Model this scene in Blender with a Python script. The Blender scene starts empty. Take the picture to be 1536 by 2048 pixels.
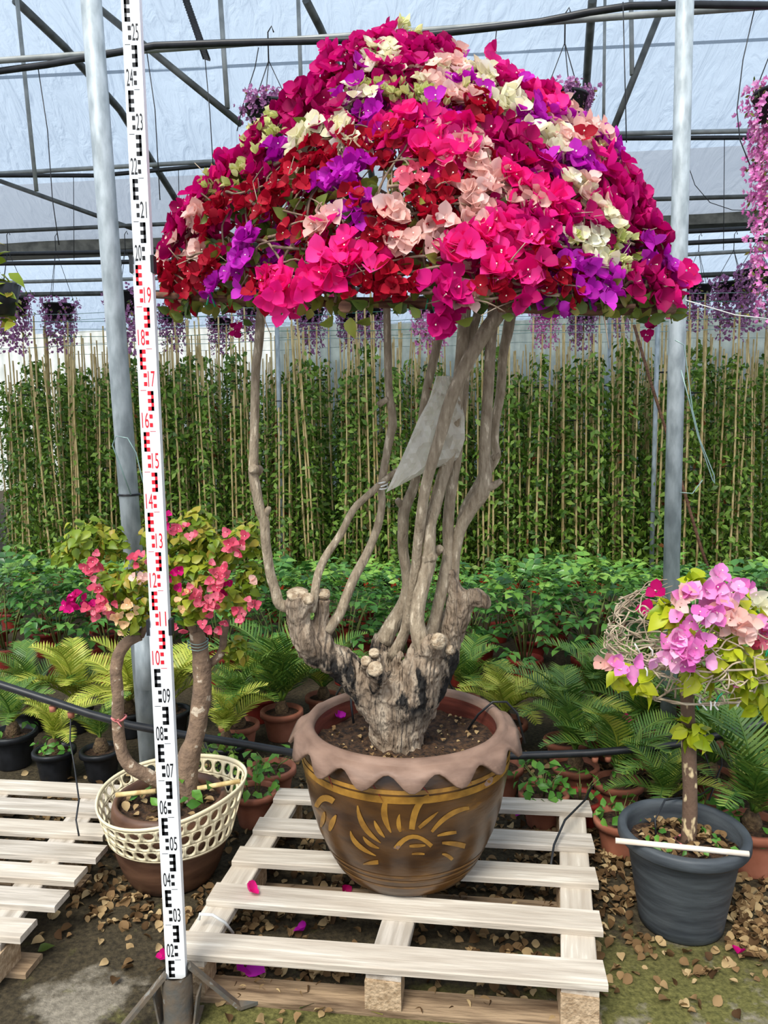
import bpy, bmesh, math, random
import numpy as np
from mathutils import Vector, Matrix
random.seed(7)
rng = np.random.default_rng(7)
C = bpy.context.scene.collection
sc = bpy.context.scene
PI = math.pi
R = math.radians

# ------------------------------------------------------------------ camera
FPX, PITCH, ROLL, EYE = 1540.0, 6.425, -0.72, 1.6065
cd = bpy.data.cameras.new('camera'); cam = bpy.data.objects.new('camera', cd); C.objects.link(cam)
cd.sensor_fit = 'VERTICAL'; cd.sensor_height = 24.0; cd.lens = FPX / 2048 * 24.0; cd.clip_start = 0.02; cd.clip_end = 200
_p, _r = R(PITCH), R(ROLL)
cF = Vector((0, math.cos(_p), -math.sin(_p)))
_U = Vector((0, math.sin(_p), math.cos(_p))); _R = Vector((1, 0, 0))
cR = math.cos(_r) * _R + math.sin(_r) * _U
cU = -math.sin(_r) * _R + math.cos(_r) * _U
cam.matrix_world = Matrix(((cR.x, cU.x, -cF.x, 0), (cR.y, cU.y, -cF.y, 0), (cR.z, cU.z, -cF.z, EYE), (0, 0, 0, 1)))
sc.camera = cam
EYEV = Vector((0, 0, EYE))

# ------------------------------------------------------------------ light
w = bpy.data.worlds.new('world'); sc.world = w; w.use_nodes = True
nt = w.node_tree; nt.nodes.clear()
wo = nt.nodes.new('ShaderNodeOutputWorld'); bg = nt.nodes.new('ShaderNodeBackground')
tc = nt.nodes.new('ShaderNodeTexCoord'); sx = nt.nodes.new('ShaderNodeSeparateXYZ'); rp = nt.nodes.new('ShaderNodeValToRGB')
nt.links.new(tc.outputs['Generated'], sx.inputs[0]); nt.links.new(sx.outputs['Z'], rp.inputs[0])
rp.color_ramp.elements[0].position = 0.0; rp.color_ramp.elements[0].color = (0.80, 0.86, 0.95, 1)
rp.color_ramp.elements[1].position = 0.7; rp.color_ramp.elements[1].color = (0.76, 0.85, 1.0, 1)
nt.links.new(rp.outputs[0], bg.inputs[0]); bg.inputs[1].default_value = 0.95
nt.links.new(bg.outputs[0], wo.inputs[0])
sl = bpy.data.lights.new('sun', 'SUN'); sun = bpy.data.objects.new('sun', sl); C.objects.link(sun)
sl.energy = 3.1; sl.angle = R(28); sl.color = (1.0, 0.96, 0.88)
sun.rotation_euler = Vector((-0.30, -0.55, 0.80)).to_track_quat('Z', 'Y').to_euler()
vs = sc.view_settings; vs.view_transform = 'Standard'; vs.look = 'None'; vs.gamma = 1; vs.use_curve_mapping = False
vs.exposure = 0.42
cy = sc.cycles
cy.max_bounces = 6; cy.diffuse_bounces = 3; cy.glossy_bounces = 2; cy.transmission_bounces = 4; cy.transparent_max_bounces = 8
cy.use_denoising = True

# ------------------------------------------------------------------ pixels to points
def ray(x, y): return (cF * FPX + cR * (x - 768) + cU * (1024 - y))
def at(x, y, Y):
    d = ray(x, y); return EYEV + d * (Y / d.y)
def gd(x, y, z=0.0):
    d = ray(x, y); return EYEV + d * ((z - EYE) / d.z)
def px2m(Y): return Y / FPX
GA = R(7.0)
def gh(u, v, z=0.0): return Vector((u * math.cos(GA) + v * math.sin(GA), -u * math.sin(GA) + v * math.cos(GA), z))

# ------------------------------------------------------------------ objects
def tag(o, label=None, cat=None, group=None, kind=None):
    if label: o['label'] = label
    if cat: o['category'] = cat
    if group: o['group'] = group
    if kind: o['kind'] = kind
    return o
def empty(name, loc=(0, 0, 0), rz=0.0):
    o = bpy.data.objects.new(name, None); C.objects.link(o); o.location = loc; o.rotation_euler = (0, 0, rz); o.empty_display_size = 0.05
    return o
def new(name, me, parent=None, loc=None, rot=None, scale=None):
    o = bpy.data.objects.new(name, me); C.objects.link(o)
    if parent: o.parent = parent
    if loc is not None: o.location = loc
    if rot is not None: o.rotation_euler = rot
    if scale is not None: o.scale = (scale,) * 3 if not hasattr(scale, '__len__') else scale
    return o
def copy_tree(o, parent=None, kids=None):
    c = o.copy(); C.objects.link(c)
    if parent: c.parent = parent
    for ch in (kids if kids is not None else o.children): copy_tree(ch, c)
    return c

class MB:
    def __init__(s): s.v = []; s.f = []; s.m = []; s.mi = 0; s.sm = []; s.smooth = True
    def add(s, vs, fs, smooth=None):
        b = len(s.v); s.v.extend([tuple(p) for p in vs])
        for f in fs: s.f.append(tuple(i + b for i in f)); s.m.append(s.mi); s.sm.append(s.smooth if smooth is None else smooth)
    def box(s, c, sz, M=None, taper=0):
        x, y, z = [q / 2 for q in sz]; c = Vector(c); P = []
        for k in (-1, 1):
            for j in (-1, 1):
                for i in (-1, 1):
                    p = Vector((i * x, j * y, k * z)); P.append(c + (M @ p if M else p))
        s.add(P, [(0, 2, 3, 1), (4, 5, 7, 6), (0, 1, 5, 4), (2, 6, 7, 3), (0, 4, 6, 2), (1, 3, 7, 5)], False)
    def bevbox(s, L, wd, h, b=0.003):
        """plank along x with softened edges, centred, top at z = h"""
        prof = [(-wd / 2, 0), (wd / 2, 0), (wd / 2, h - b), (wd / 2 - b, h), (-wd / 2 + b, h), (-wd / 2, h - b)]
        P = [(-L / 2, y, z) for y, z in prof] + [(L / 2, y, z) for y, z in prof]
        n = 6
        s.add(P, [(i, i + n, (i + 1) % n + n, (i + 1) % n) for i in range(n)] + [tuple(range(n)), tuple(range(2 * n - 1, n - 1, -1))], False)
    def tube(s, pts, rad, n=8, caps=True, jit=0.0):
        pts = [Vector(p) for p in pts]; N = len(pts)
        if not hasattr(rad, '__len__'): rad = [rad] * N
        T = [(pts[min(i + 1, N - 1)] - pts[max(i - 1, 0)]).normalized() for i in range(N)]
        a = T[0].orthogonal().normalized(); P = []
        for i in range(N):
            a = (a - T[i] * a.dot(T[i])).normalized(); b = T[i].cross(a)
            for k in range(n):
                q = 2 * PI * k / n; rr = rad[i] * (1 + (random.uniform(-jit, jit) if jit else 0))
                P.append(pts[i] + (a * math.cos(q) + b * math.sin(q)) * rr)
        F = [(i * n + k, i * n + (k + 1) % n, (i + 1) * n + (k + 1) % n, (i + 1) * n + k) for i in range(N - 1) for k in range(n)]
        s.add(P, F)
        if caps:
            b0 = len(s.v) - len(P)
            for f in (tuple(range(n - 1, -1, -1)), tuple(range((N - 1) * n, N * n))):
                s.f.append(tuple(i + b0 for i in f)); s.m.append(s.mi); s.sm.append(False)
    def lathe(s, prof, n=32, c=(0, 0, 0), close=False, mod=None):
        P = []
        for j, (r, z) in enumerate(prof):
            for k in range(n):
                q = 2 * PI * k / n
                rr, zz = (r, z) if mod is None else mod(j, q, r, z)
                P.append((c[0] + rr * math.cos(q), c[1] + rr * math.sin(q), c[2] + zz))
        F = [(j * n + k, j * n + (k + 1) % n, (j + 1) * n + (k + 1) % n, (j + 1) * n + k) for j in range(len(prof) - 1) for k in range(n)]
        s.add(P, F)
    def disc(s, r, z, n=24, c=(0, 0, 0), up=True):
        P = [(c[0] + r * math.cos(2 * PI * k / n), c[1] + r * math.sin(2 * PI * k / n), c[2] + z) for k in range(n)]
        s.add(P, [tuple(range(n)) if up else tuple(range(n - 1, -1, -1))], False)
    def mesh(s, name, mats):
        me = bpy.data.meshes.new(name); me.from_pydata(s.v, [], s.f)
        for m in (mats if isinstance(mats, (list, tuple)) else [mats]): me.materials.append(m)
        me.polygons.foreach_set('material_index', s.m); me.polygons.foreach_set('use_smooth', s.sm)
        me.update(); return me
    def build(s, name, mats, parent=None, loc=None, rot=None): return new(name, s.mesh(name, mats), parent, loc, rot)

def arr(mb): return np.array(mb.v, float), mb.f, mb.m
def scatter(name, protos, mats, parent=None, smooth=True):
    """join many transformed copies into one mesh; protos = list of (verts, faces, matidx, [4x4,...], matshift)"""
    V = []; F = []; Mi = []; b = 0
    for (v, f, m, Ms, sh) in protos:
        vh = np.c_[v, np.ones(len(v))]; k = len(v)
        for M in Ms:
            V.append((vh @ np.array(M).T)[:, :3])
            F.extend([tuple(i + b for i in q) for q in f]); Mi.extend([x + sh for x in m]); b += k
    me = bpy.data.meshes.new(name); me.from_pydata(np.concatenate(V) if V else [], [], F)
    for m in mats: me.materials.append(m)
    me.polygons.foreach_set('material_index', Mi); me.polygons.foreach_set('use_smooth', [smooth] * len(F)); me.update()
    return new(name, me, parent)
def frame(z, spin=0.0):
    """rotation taking local +Z to direction z, spun about it"""
    return z.normalized().to_track_quat('Z', 'Y').to_matrix() @ Matrix.Rotation(spin, 3, 'Z')
def trs(loc, M3, s=1.0):
    M = M3.to_4x4() @ Matrix.Diagonal((s, s, s, 1)); M.translation = loc; return M

# ------------------------------------------------------------------ materials
def srgb(r, g, b):
    f = lambda c: (c / 255 / 12.92) if c <= 10 else ((c / 255 + 0.055) / 1.055) ** 2.4
    return (f(r), f(g), f(b), 1)
def mat(name, c1, c2=None, rough=0.6, scale=8.0, bump=0.0, stretch=None, metal=0.0, spec=0.4, detail=4, lo=0.35, hi=0.65, c3=None, bscale=None, obj_rand=0.0):
    m = bpy.data.materials.new(name); m.use_nodes = True; t = m.node_tree; N = t.nodes; L = t.links
    bs = N['Principled BSDF']; bs.inputs['Roughness'].default_value = rough; bs.inputs['Metallic'].default_value = metal
    bs.inputs['Specular IOR Level'].default_value = spec
    co = N.new('ShaderNodeTexCoord'); src = co.outputs['Object']
    if stretch:
        mp = N.new('ShaderNodeMapping'); mp.inputs['Scale'].default_value = stretch; L.new(src, mp.inputs[0]); src = mp.outputs[0]
    if c2 is None: bs.inputs['Base Color'].default_value = c1
    else:
        nz = N.new('ShaderNodeTexNoise'); nz.inputs['Scale'].default_value = scale; nz.inputs['Detail'].default_value = detail
        if obj_rand:
            oi = N.new('ShaderNodeObjectInfo'); ad = N.new('ShaderNodeVectorMath'); ad.operation = 'ADD'
            ml = N.new('ShaderNodeMath'); ml.operation = 'MULTIPLY'; ml.inputs[1].default_value = 37.0
            L.new(oi.outputs['Random'], ml.inputs[0]); L.new(src, ad.inputs[0]); L.new(ml.outputs[0], ad.inputs[1]); src = ad.outputs[0]
        L.new(src, nz.inputs['Vector']); cr = N.new('ShaderNodeValToRGB'); L.new(nz.outputs[0], cr.inputs[0])
        e = cr.color_ramp.elements; e[0].position = lo; e[0].color = c1; e[1].position = hi; e[1].color = c2
        if c3: q = e.new((lo + hi) / 2 + 0.12); q.color = c3
        L.new(cr.outputs[0], bs.inputs['Base Color'])
    if bump:
        b = N.new('ShaderNodeBump'); b.inputs['Strength'].default_value = bump; b.inputs['Distance'].default_value = 0.02
        n2 = N.new('ShaderNodeTexNoise'); n2.inputs['Scale'].default_value = bscale or scale * 2; n2.inputs['Detail'].default_value = 6
        L.new(src, n2.inputs['Vector']); L.new(n2.outputs[0], b.inputs['Height']); L.new(b.outputs[0], bs.inputs['Normal'])
    return m
def leafmat(name, cols, rough=0.45, trans=0.3, spec=0.35):
    m = bpy.data.materials.new(name); m.use_nodes = True; t = m.node_tree; N = t.nodes; L = t.links
    bs = N['Principled BSDF']; bs.inputs['Roughness'].default_value = rough; bs.inputs['Specular IOR Level'].default_value = spec
    g = N.new('ShaderNodeNewGeometry'); oi = N.new('ShaderNodeObjectInfo'); ad = N.new('ShaderNodeMath'); ad.operation = 'ADD'
    fr = N.new('ShaderNodeMath'); fr.operation = 'FRACT'; L.new(g.outputs['Random Per Island'], ad.inputs[0]); L.new(oi.outputs['Random'], ad.inputs[1])
    L.new(ad.outputs[0], fr.inputs[0]); cr = N.new('ShaderNodeValToRGB'); L.new(fr.outputs[0], cr.inputs[0]); e = cr.color_ramp.elements
    e[0].color = cols[0]; e[1].color = cols[-1]
    for i, c in enumerate(cols[1:-1]): q = e.new((i + 1) / (len(cols) - 1)); q.color = c
    L.new(cr.outputs[0], bs.inputs['Base Color'])
    if trans:
        tr = N.new('ShaderNodeBsdfTranslucent'); mx = N.new('ShaderNodeMixShader'); mx.inputs[0].default_value = trans
        L.new(cr.outputs[0], tr.inputs[0]); L.new(bs.outputs[0], mx.inputs[1]); L.new(tr.outputs[0], mx.inputs[2])
        L.new(mx.outputs[0], N['Material Output'].inputs[0])
    return m

M = {}
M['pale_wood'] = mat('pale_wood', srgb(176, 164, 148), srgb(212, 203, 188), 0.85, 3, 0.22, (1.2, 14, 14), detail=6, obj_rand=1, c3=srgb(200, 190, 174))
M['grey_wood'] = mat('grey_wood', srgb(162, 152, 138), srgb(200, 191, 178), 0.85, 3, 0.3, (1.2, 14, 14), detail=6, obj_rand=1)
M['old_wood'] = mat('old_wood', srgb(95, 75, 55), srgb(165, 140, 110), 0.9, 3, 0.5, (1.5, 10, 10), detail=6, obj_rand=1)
M['block_wood'] = mat('block_wood', srgb(150, 125, 95), srgb(195, 170, 138), 0.9, 60, 0.4, obj_rand=1)
M['galv'] = mat('galvanised_steel', srgb(142, 152, 156), srgb(182, 192, 196), 0.5, 30, 0.05, (1, 1, 0.35), metal=0.1, detail=5)
M['dark_steel'] = mat('dark_steel', srgb(62, 64, 62), srgb(92, 94, 90), 0.55, 10, metal=0.2)
M['grey_steel'] = mat('grey_steel', srgb(120, 124, 122), srgb(150, 153, 150), 0.5, 10, metal=0.2)
M['socket_steel'] = mat('socket_steel', srgb(105, 104, 98), srgb(150, 148, 140), 0.55, 22, 0.15, metal=0.35, c3=srgb(125, 110, 92))
M['black_plastic'] = mat('black_plastic', srgb(22, 24, 27), srgb(36, 38, 42), 0.42, 20)
M['pot_black'] = mat('pot_black', srgb(48, 53, 58), srgb(78, 84, 88), 0.55, 5, 0.12, (1, 1, 6), detail=8)
M['terracotta'] = mat('terracotta', srgb(136, 80, 58), srgb(170, 108, 84), 0.75, 8, 0.05)
M['red_pot'] = mat('red_pot', srgb(165, 52, 24), srgb(196, 72, 36), 0.6, 6)
M['dark_red_pot'] = mat('dark_red_pot', srgb(110, 32, 24), srgb(140, 44, 30), 0.6, 6)
M['soil'] = mat('soil', srgb(38, 26, 18), srgb(92, 66, 44), 0.95, 60, 0.9, detail=8)
M['bark'] = mat('bark', srgb(136, 120, 98), srgb(206, 190, 164), 0.85, 22, 0.6, (3, 3, 0.9), detail=8, c3=srgb(172, 156, 132), bscale=40)
M['white_plastic'] = mat('white_plastic', srgb(236, 238, 238), None, 0.35)
M['print_black'] = mat('print_black', srgb(18, 18, 20), None, 0.5)
M['print_red'] = mat('print_red', srgb(214, 18, 40), None, 0.5)
M['cream'] = mat('cream_plastic', srgb(228, 214, 176), srgb(238, 226, 192), 0.45, 12)
M['tie_white'] = mat('tie_white', srgb(225, 225, 220), None, 0.5)
M['tie_pink'] = mat('tie_pink', srgb(205, 120, 118), None, 0.7)
M['tie_green'] = mat('tie_green', srgb(30, 140, 95), None, 0.5)
M['bamboo'] = mat('bamboo', srgb(176, 148, 92), srgb(226, 202, 146), 0.6, 5, 0, (6, 6, 2), obj_rand=1)
M['wire'] = mat('wire', srgb(140, 165, 160), None, 0.4, metal=0.4)
M['green_wire'] = mat('green_wire', srgb(70, 130, 115), None, 0.4)
M['rod_brown'] = mat('rod_brown', srgb(84, 54, 40), srgb(128, 92, 68), 0.8, 8, 0.3, (1, 10, 10))
M['twig'] = mat('twig', srgb(104, 86, 72), srgb(150, 128, 106), 0.85, 20)
M['twig_pale'] = mat('twig_pale', srgb(150, 132, 110), srgb(206, 190, 164), 0.85, 20)
M['pollen'] = mat('pollen', srgb(250, 246, 220), None, 0.6)

# ------------------------------------------------------------------ the setting
def ground_material():
    m = bpy.data.materials.new('yard_ground'); m.use_nodes = True; t = m.node_tree; N = t.nodes; L = t.links; bs = N['Principled BSDF']
    bs.inputs['Roughness'].default_value = 0.9; bs.inputs['Specular IOR Level'].default_value = 0.25
    co = N.new('ShaderNodeTexCoord')
    def noise(s, d=6, off=(0, 0, 0)):
        mp = N.new('ShaderNodeMapping'); mp.inputs['Location'].default_value = off; L.new(co.outputs['Object'], mp.inputs[0])
        n = N.new('ShaderNodeTexNoise'); n.inputs['Scale'].default_value = s; n.inputs['Detail'].default_value = d; n.inputs['Roughness'].default_value = 0.62; L.new(mp.outputs[0], n.inputs['Vector']); return n.outputs[0]
    def ramp(src, lo, hi, a, b):
        r = N.new('ShaderNodeValToRGB'); r.color_ramp.elements[0].position = lo; r.color_ramp.elements[1].position = hi
        r.color_ramp.elements[0].color = a; r.color_ramp.elements[1].color = b; L.new(src, r.inputs[0]); return r.outputs[0]
    def mix(f, a, b):
        x = N.new('ShaderNodeMixRGB'); L.new(f, x.inputs[0]); L.new(a, x.inputs[1]); L.new(b, x.inputs[2]); return x.outputs[0]
    K, Wh = (0, 0, 0, 1), (1, 1, 1, 1)
    conc = ramp(noise(40), 0.3, 0.7, srgb(104, 97, 84), srgb(156, 147, 130))
    dirt = ramp(noise(55, 8), 0.3, 0.7, srgb(34, 30, 22), srgb(84, 74, 54))
    moss = ramp(noise(70, 8), 0.3, 0.7, srgb(62, 62, 28), srgb(122, 118, 66))
    sep = N.new('ShaderNodeSeparateXYZ'); L.new(co.outputs['Object'], sep.inputs[0])
    def patch(cx_, cy_, rx, ry, ns):
        """a worn patch with a ragged edge"""
        q = N.new('ShaderNodeVectorMath'); q.operation = 'SUBTRACT'; L.new(co.outputs['Object'], q.inputs[0]); q.inputs[1].default_value = (cx_, cy_, 0)
        q2 = N.new('ShaderNodeVectorMath'); q2.operation = 'MULTIPLY'; L.new(q.outputs[0], q2.inputs[0]); q2.inputs[1].default_value = (0.35 / rx, 0.35 / ry, 0)
        q3 = N.new('ShaderNodeVectorMath'); q3.operation = 'LENGTH'; L.new(q2.outputs[0], q3.inputs[0])
        q4 = N.new('ShaderNodeMath'); q4.operation = 'MULTIPLY_ADD'; L.new(noise(ns, 8), q4.inputs[0]); q4.inputs[1].default_value = 0.95; L.new(q3.outputs['Value'], q4.inputs[2])
        return ramp(q4.outputs[0], 0.74, 0.90, Wh, K)
    a = mix(patch(gd(160, 2010).x, gd(160, 2010).y, 0.13, 0.13, 9), dirt, conc)
    a = mix(patch(gd(1420, 2020).x, gd(1420, 2020).y, 0.42, 0.22, 6), a, conc)
    a = mix(patch(gd(1330, 1960).x, gd(1330, 1960).y, 0.38, 0.20, 14), a, moss); a = mix(patch(gd(700, 2030).x, gd(700, 2030).y, 0.5, 0.09, 12), a, moss); a = mix(ramp(noise(9, 8, (1.3, 5.5, 2)), 0.60, 0.72, K, Wh), a, moss)
    # the concrete apron is worn clean along the front edge, earth further back
    mr = N.new('ShaderNodeMapRange'); mr.inputs[1].default_value = 2.0; mr.inputs[2].default_value = 2.7; L.new(sep.outputs['Y'], mr.inputs[0])
    a = mix(mr.outputs[0], a, dirt)
    L.new(a, bs.inputs['Base Color'])
    b = N.new('ShaderNodeBump'); b.inputs['Strength'].default_value = 0.6; b.inputs['Distance'].default_value = 0.02; L.new(noise(60, 8), b.inputs['Height']); L.new(b.outputs[0], bs.inputs['Normal'])
    return m
g = MB(); g.add([(-14, -1, 0), (14, -1, 0), (14, 34, 0), (-14, 34, 0)], [(0, 1, 2, 3)], False)
tag(g.build('floor', ground_material()), 'mossy stained concrete and earth floor of the greenhouse yard', kind='structure')

def film_material(name, col, rough_bump=0.5, opac=0.9):
    m = bpy.data.materials.new(name); m.use_nodes = True; t = m.node_tree; N = t.nodes; L = t.links; N.remove(N['Principled BSDF'])
    tr = N.new('ShaderNodeBsdfTranslucent'); df = N.new('ShaderNodeBsdfDiffuse'); mx = N.new('ShaderNodeMixShader'); mx.inputs[0].default_value = 0.22
    tr.inputs[0].default_value = col; df.inputs[0].default_value = (0.75, 0.8, 0.85, 1)
    L.new(tr.outputs[0], mx.inputs[1]); L.new(df.outputs[0], mx.inputs[2]); L.new(mx.outputs[0], N['Material Output'].inputs[0])
    co = N.new('ShaderNodeTexCoord'); mp = N.new('ShaderNodeMapping'); mp.inputs['Scale'].default_value = (2.2, 0.55, 1.2); mp.inputs['Rotation'].default_value = (0, 0, 0.5)
    L.new(co.outputs['Object'], mp.inputs[0]); n = N.new('ShaderNodeTexNoise'); n.inputs['Scale'].default_value = 3.0; n.inputs['Detail'].default_value = 6; n.inputs['Distortion'].default_value = 1.2
    L.new(mp.outputs[0], n.inputs['Vector']); b = N.new('ShaderNodeBump'); b.inputs['Strength'].default_value = rough_bump; b.inputs['Distance'].default_value = 0.12
    L.new(n.outputs[0], b.inputs['Height']); L.new(b.outputs[0], tr.inputs['Normal']); L.new(b.outputs[0], df.inputs['Normal'])
    return m
M['film'] = film_material('roof_film', (0.46, 0.545, 0.635, 1), 0.5)
M['film_grey'] = film_material('grey_film', (0.36, 0.40, 0.45, 1), 0.3)
ARCH = [(3.4, 5.50), (4.4, 5.52), (5.4, 5.45), (6.3, 5.27), (7.1, 5.02), (7.9, 4.70), (8.6, 4.36), (9.2, 4.05), (9.45, 3.92)]
def arch_z(v):
    for (a, za), (b, zb) in zip(ARCH, ARCH[1:]):
        if a <= v <= b: return za + (zb - za) * (v - a) / (b - a)
    return ARCH[-1][1]
def sheet(us, vzs, sag=0.03):
    P = []; nu = len(us)
    for (v, z) in vzs:
        for i, u in enumerate(us): P.append(gh(u, v, z + sag * math.sin(u * 2.1 + v) * math.sin(v * 3.3)))
    return P, [(j * nu + i, j * nu + i + 1, (j + 1) * nu + i + 1, (j + 1) * nu + i) for j in range(len(vzs) - 1) for i in range(nu - 1)]
us = [(-11 + 0.5 * i) for i in range(45)]
vv = [(3.4 + 0.12 * i, arch_z(3.4 + 0.12 * i)) for i in range(51)]
f = MB(); f.add(*sheet(us, [q for q in vv if q[0] < 8.65])); f.build('ceiling', M['film'])
f = MB(); f.add(*sheet(us, [q for q in vv if q[0] > 8.55]))
tag(f.build('ceiling_3', M['film_grey']), 'grey lower strip of roof film above the gutter', kind='structure')
tag(bpy.data.objects['ceiling'], 'wrinkled white translucent film roof arching over the greenhouse bay', kind='structure')
# second bay beyond the gutter
v2 = [(9.9, 4.0), (10.6, 4.4), (11.6, 4.85), (13, 5.2), (15, 5.3), (17, 4.9), (18.4, 4.0)]
f = MB(); f.add(*sheet(us, v2)); tag(f.build('ceiling_2', M['film']), 'translucent film roof of the bay beyond the gutter', kind='structure')
f = MB(); f.add([gh(-11, 9.55, 3.86), gh(11, 9.55, 3.86), gh(11, 9.95, 3.86), gh(-11, 9.95, 3.86), gh(-11, 9.5, 4.02), gh(11, 9.5, 4.02), gh(11, 10, 4.02), gh(-11, 10, 4.02)],
                [(0, 1, 5, 4), (3, 7, 6, 2), (0, 3, 2, 1)], False)
tag(f.build('trim_1', M['dark_steel']), 'long dark steel gutter between the two greenhouse bays', kind='structure')
# corrugated end wall, sheet by sheet
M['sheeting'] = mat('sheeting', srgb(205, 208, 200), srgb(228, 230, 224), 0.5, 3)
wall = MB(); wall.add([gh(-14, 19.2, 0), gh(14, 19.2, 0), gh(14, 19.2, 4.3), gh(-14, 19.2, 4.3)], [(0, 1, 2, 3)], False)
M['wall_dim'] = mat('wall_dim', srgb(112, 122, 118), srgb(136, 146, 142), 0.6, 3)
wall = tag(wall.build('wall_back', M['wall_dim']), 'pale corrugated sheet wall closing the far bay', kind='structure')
pm = MB(); P = []
for k in range(17):
    x = k * 0.0625; yv = -0.035 * math.sin(k / 16 * 8 * PI) - 0.04; P += [(x, yv, 0), (x, yv, 4.2)]
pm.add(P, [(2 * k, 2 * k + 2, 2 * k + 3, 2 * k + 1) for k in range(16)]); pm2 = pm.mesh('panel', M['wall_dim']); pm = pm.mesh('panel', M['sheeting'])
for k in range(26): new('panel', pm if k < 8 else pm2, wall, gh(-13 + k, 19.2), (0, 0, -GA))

def film_pt(x, y, off=0.07):
    d = ray(x, y); t = 3.0 / d.y
    for _ in range(900):
        p = EYEV + d * t; v = p.x * math.sin(GA) + p.y * math.cos(GA)
        if v >= 9.44 or (v > 3.5 and p.z > arch_z(v) - off): return p
        t += 0.01 / d.y
    return p
def thing_tube(name, pts, r, m, label, cat, n=8, group=None):
    b = MB(); b.tube(pts, r, n); return tag(b.build(name, M[m]), label, cat, group)
def extend(pts, a=0.0, b=0.0):
    p = [Vector(q) for q in pts]
    if a: p.insert(0, p[0] + (p[0] - p[1]).normalized() * a)
    if b: p.append(p[-1] + (p[-1] - p[-2]).normalized() * b)
    return p
for pts, r, lab in (([(30, 0), (130, 95), (240, 220), (345, 388), (400, 480)], 0.036, 'dark curved roof hoop crossing behind the left galvanised post'),
                    ([(612, 0), (640, 55), (700, 190), (740, 330), (760, 460)], 0.036, 'dark roof hoop running down behind the top of the flowering dome'),
                    ([(1185, 0), (1178, 90), (1172, 180), (1166, 330), (1160, 440)], 0.036, 'dark roof hoop right of the dome, behind a flower basket')):
    thing_tube('roof_hoop', [film_pt(x, y) for x, y in pts], r, 'dark_steel', lab, 'roof hoop', 8, 'roof hoops')
f = MB(); P = []
for i in range(36):
    for dy in (0, 7): P.append(film_pt(-160 + 54 * i, 152 - .05 * (-160 + 54 * i) + dy, .02))
f.add(P, [(2 * i, 2 * i + 1, 2 * i + 3, 2 * i + 2) for i in range(35)]); tag(f.build('trim_2', M['film_grey']), 'folded grey seam running along the roof film', kind='structure')
for a, b, dp, r, lab in (((195, 14), (482, 248), 5.2, 0.022, 'dark sloping brace pipe right of the tall measuring staff'),
                         ((1334, -10), (1220, 275), 5.2, 0.021, 'dark sloping brace pipe left of the right galvanised post'),
                         ((0, 362), (265, 457), 8.0, 0.022, 'thin dark brace pipe sloping low across the grey strip at far left')):
    thing_tube('roof_brace', [at(a[0], a[1], dp), at(b[0], b[1], dp)], r, 'dark_steel', lab, 'brace', 8, 'roof braces')
for a, b, dp, r, lab in (((33, -10), (73, 382), 6.0, 0.016, 'thin grey hanger rod at the far left under the roof'),
                         ((440, -10), (455, 217), 5.2, 0.016, 'grey hanger rod ending in a bolt beside the sloping brace'),
                         ((596, -10), (604, 230), 5.2, 0.013, 'grey hanger rod left of the top of the flowering dome'),
                         ((1210, -10), (1207, 262), 5.6, 0.011, 'thin grey hanger rod next to the right roof hoop'),
                         ((1262, -10), (1264, 150), 5.2, 0.015, 'short grey hanger rod meeting the right sloping brace')):
    thing_tube('hanger_rod', [at(a[0], a[1], dp), at(b[0], b[1], dp)], r, 'grey_steel', lab, 'rod', 8, 'roof hanger rods')
def zline(pts, z): return [gd(x, y, z) for x, y in pts]
thing_tube('steel_pipe', extend(zline([(0, 121), (768, 67), (1536, 12)], 3.62), 1, 1), 0.017, 'grey_steel', 'grey steel pipe spanning the bay just behind the top of the dome', 'pipe', 8, 'steel pipes')
thing_tube('irrigation_hose', extend(zline([(0, 142), (90, 130), (200, 111), (310, 91), (450, 86), (768, 79), (960, 58), (1080, 44), (1180, 24), (1260, 12), (1400, 9), (1536, 11)], 3.58), 1, 1), 0.018, 'black_plastic', 'black irrigation hose tied along the nearest steel roof pipe', 'hose', 8, 'roof irrigation hoses')
thing_tube('steel_pipe', extend(zline([(0, 347), (440, 322), (930, 274), (1536, 261)], 3.62), 1, 1), 0.017, 'grey_steel', 'second grey steel pipe, level with the middle of the dome', 'pipe', 8, 'steel pipes')
thing_tube('irrigation_hose', extend(zline([(0, 351), (200, 351), (440, 329), (920, 281), (1160, 277), (1536, 275)], 3.58), 1, 1), 0.016, 'black_plastic', 'black irrigation hose under the second steel pipe', 'hose', 8, 'roof irrigation hoses')
thing_tube('steel_pipe', extend(zline([(0, 463), (330, 448), (1070, 405), (1536, 392)], 3.62), 1, 1), 0.02, 'dark_steel', 'dark steel pipe just above the gutter line', 'pipe', 8, 'steel pipes')
for i, (a, b, z, r, m_, lab) in enumerate((((0, 508), (1536, 455), 3.3, 0.02, 'black_plastic', 'upper black hose just below the gutter'), ((0, 527), (1536, 478), 3.1, 0.02, 'black_plastic', 'lower black hose hanging below the gutter'),
        ((0, 565), (1536, 500), 3.3, 0.02, 'grey_steel', 'pale steel pipe in the far bay below the hoses'), ((0, 590), (1536, 545), 3.3, 0.03, 'dark_steel', 'lowest dark steel pipe in the far bay'))):
    pts = zline([a, b], z); mid = (pts[0] + pts[1]) / 2 - Vector((0, 0, 0.06))
    thing_tube('far_hose' if 'hose' in lab else 'steel_pipe', extend([pts[0], mid, pts[1]], 2, 2), r, m_, lab, 'hose' if 'hose' in lab else 'pipe')
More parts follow.
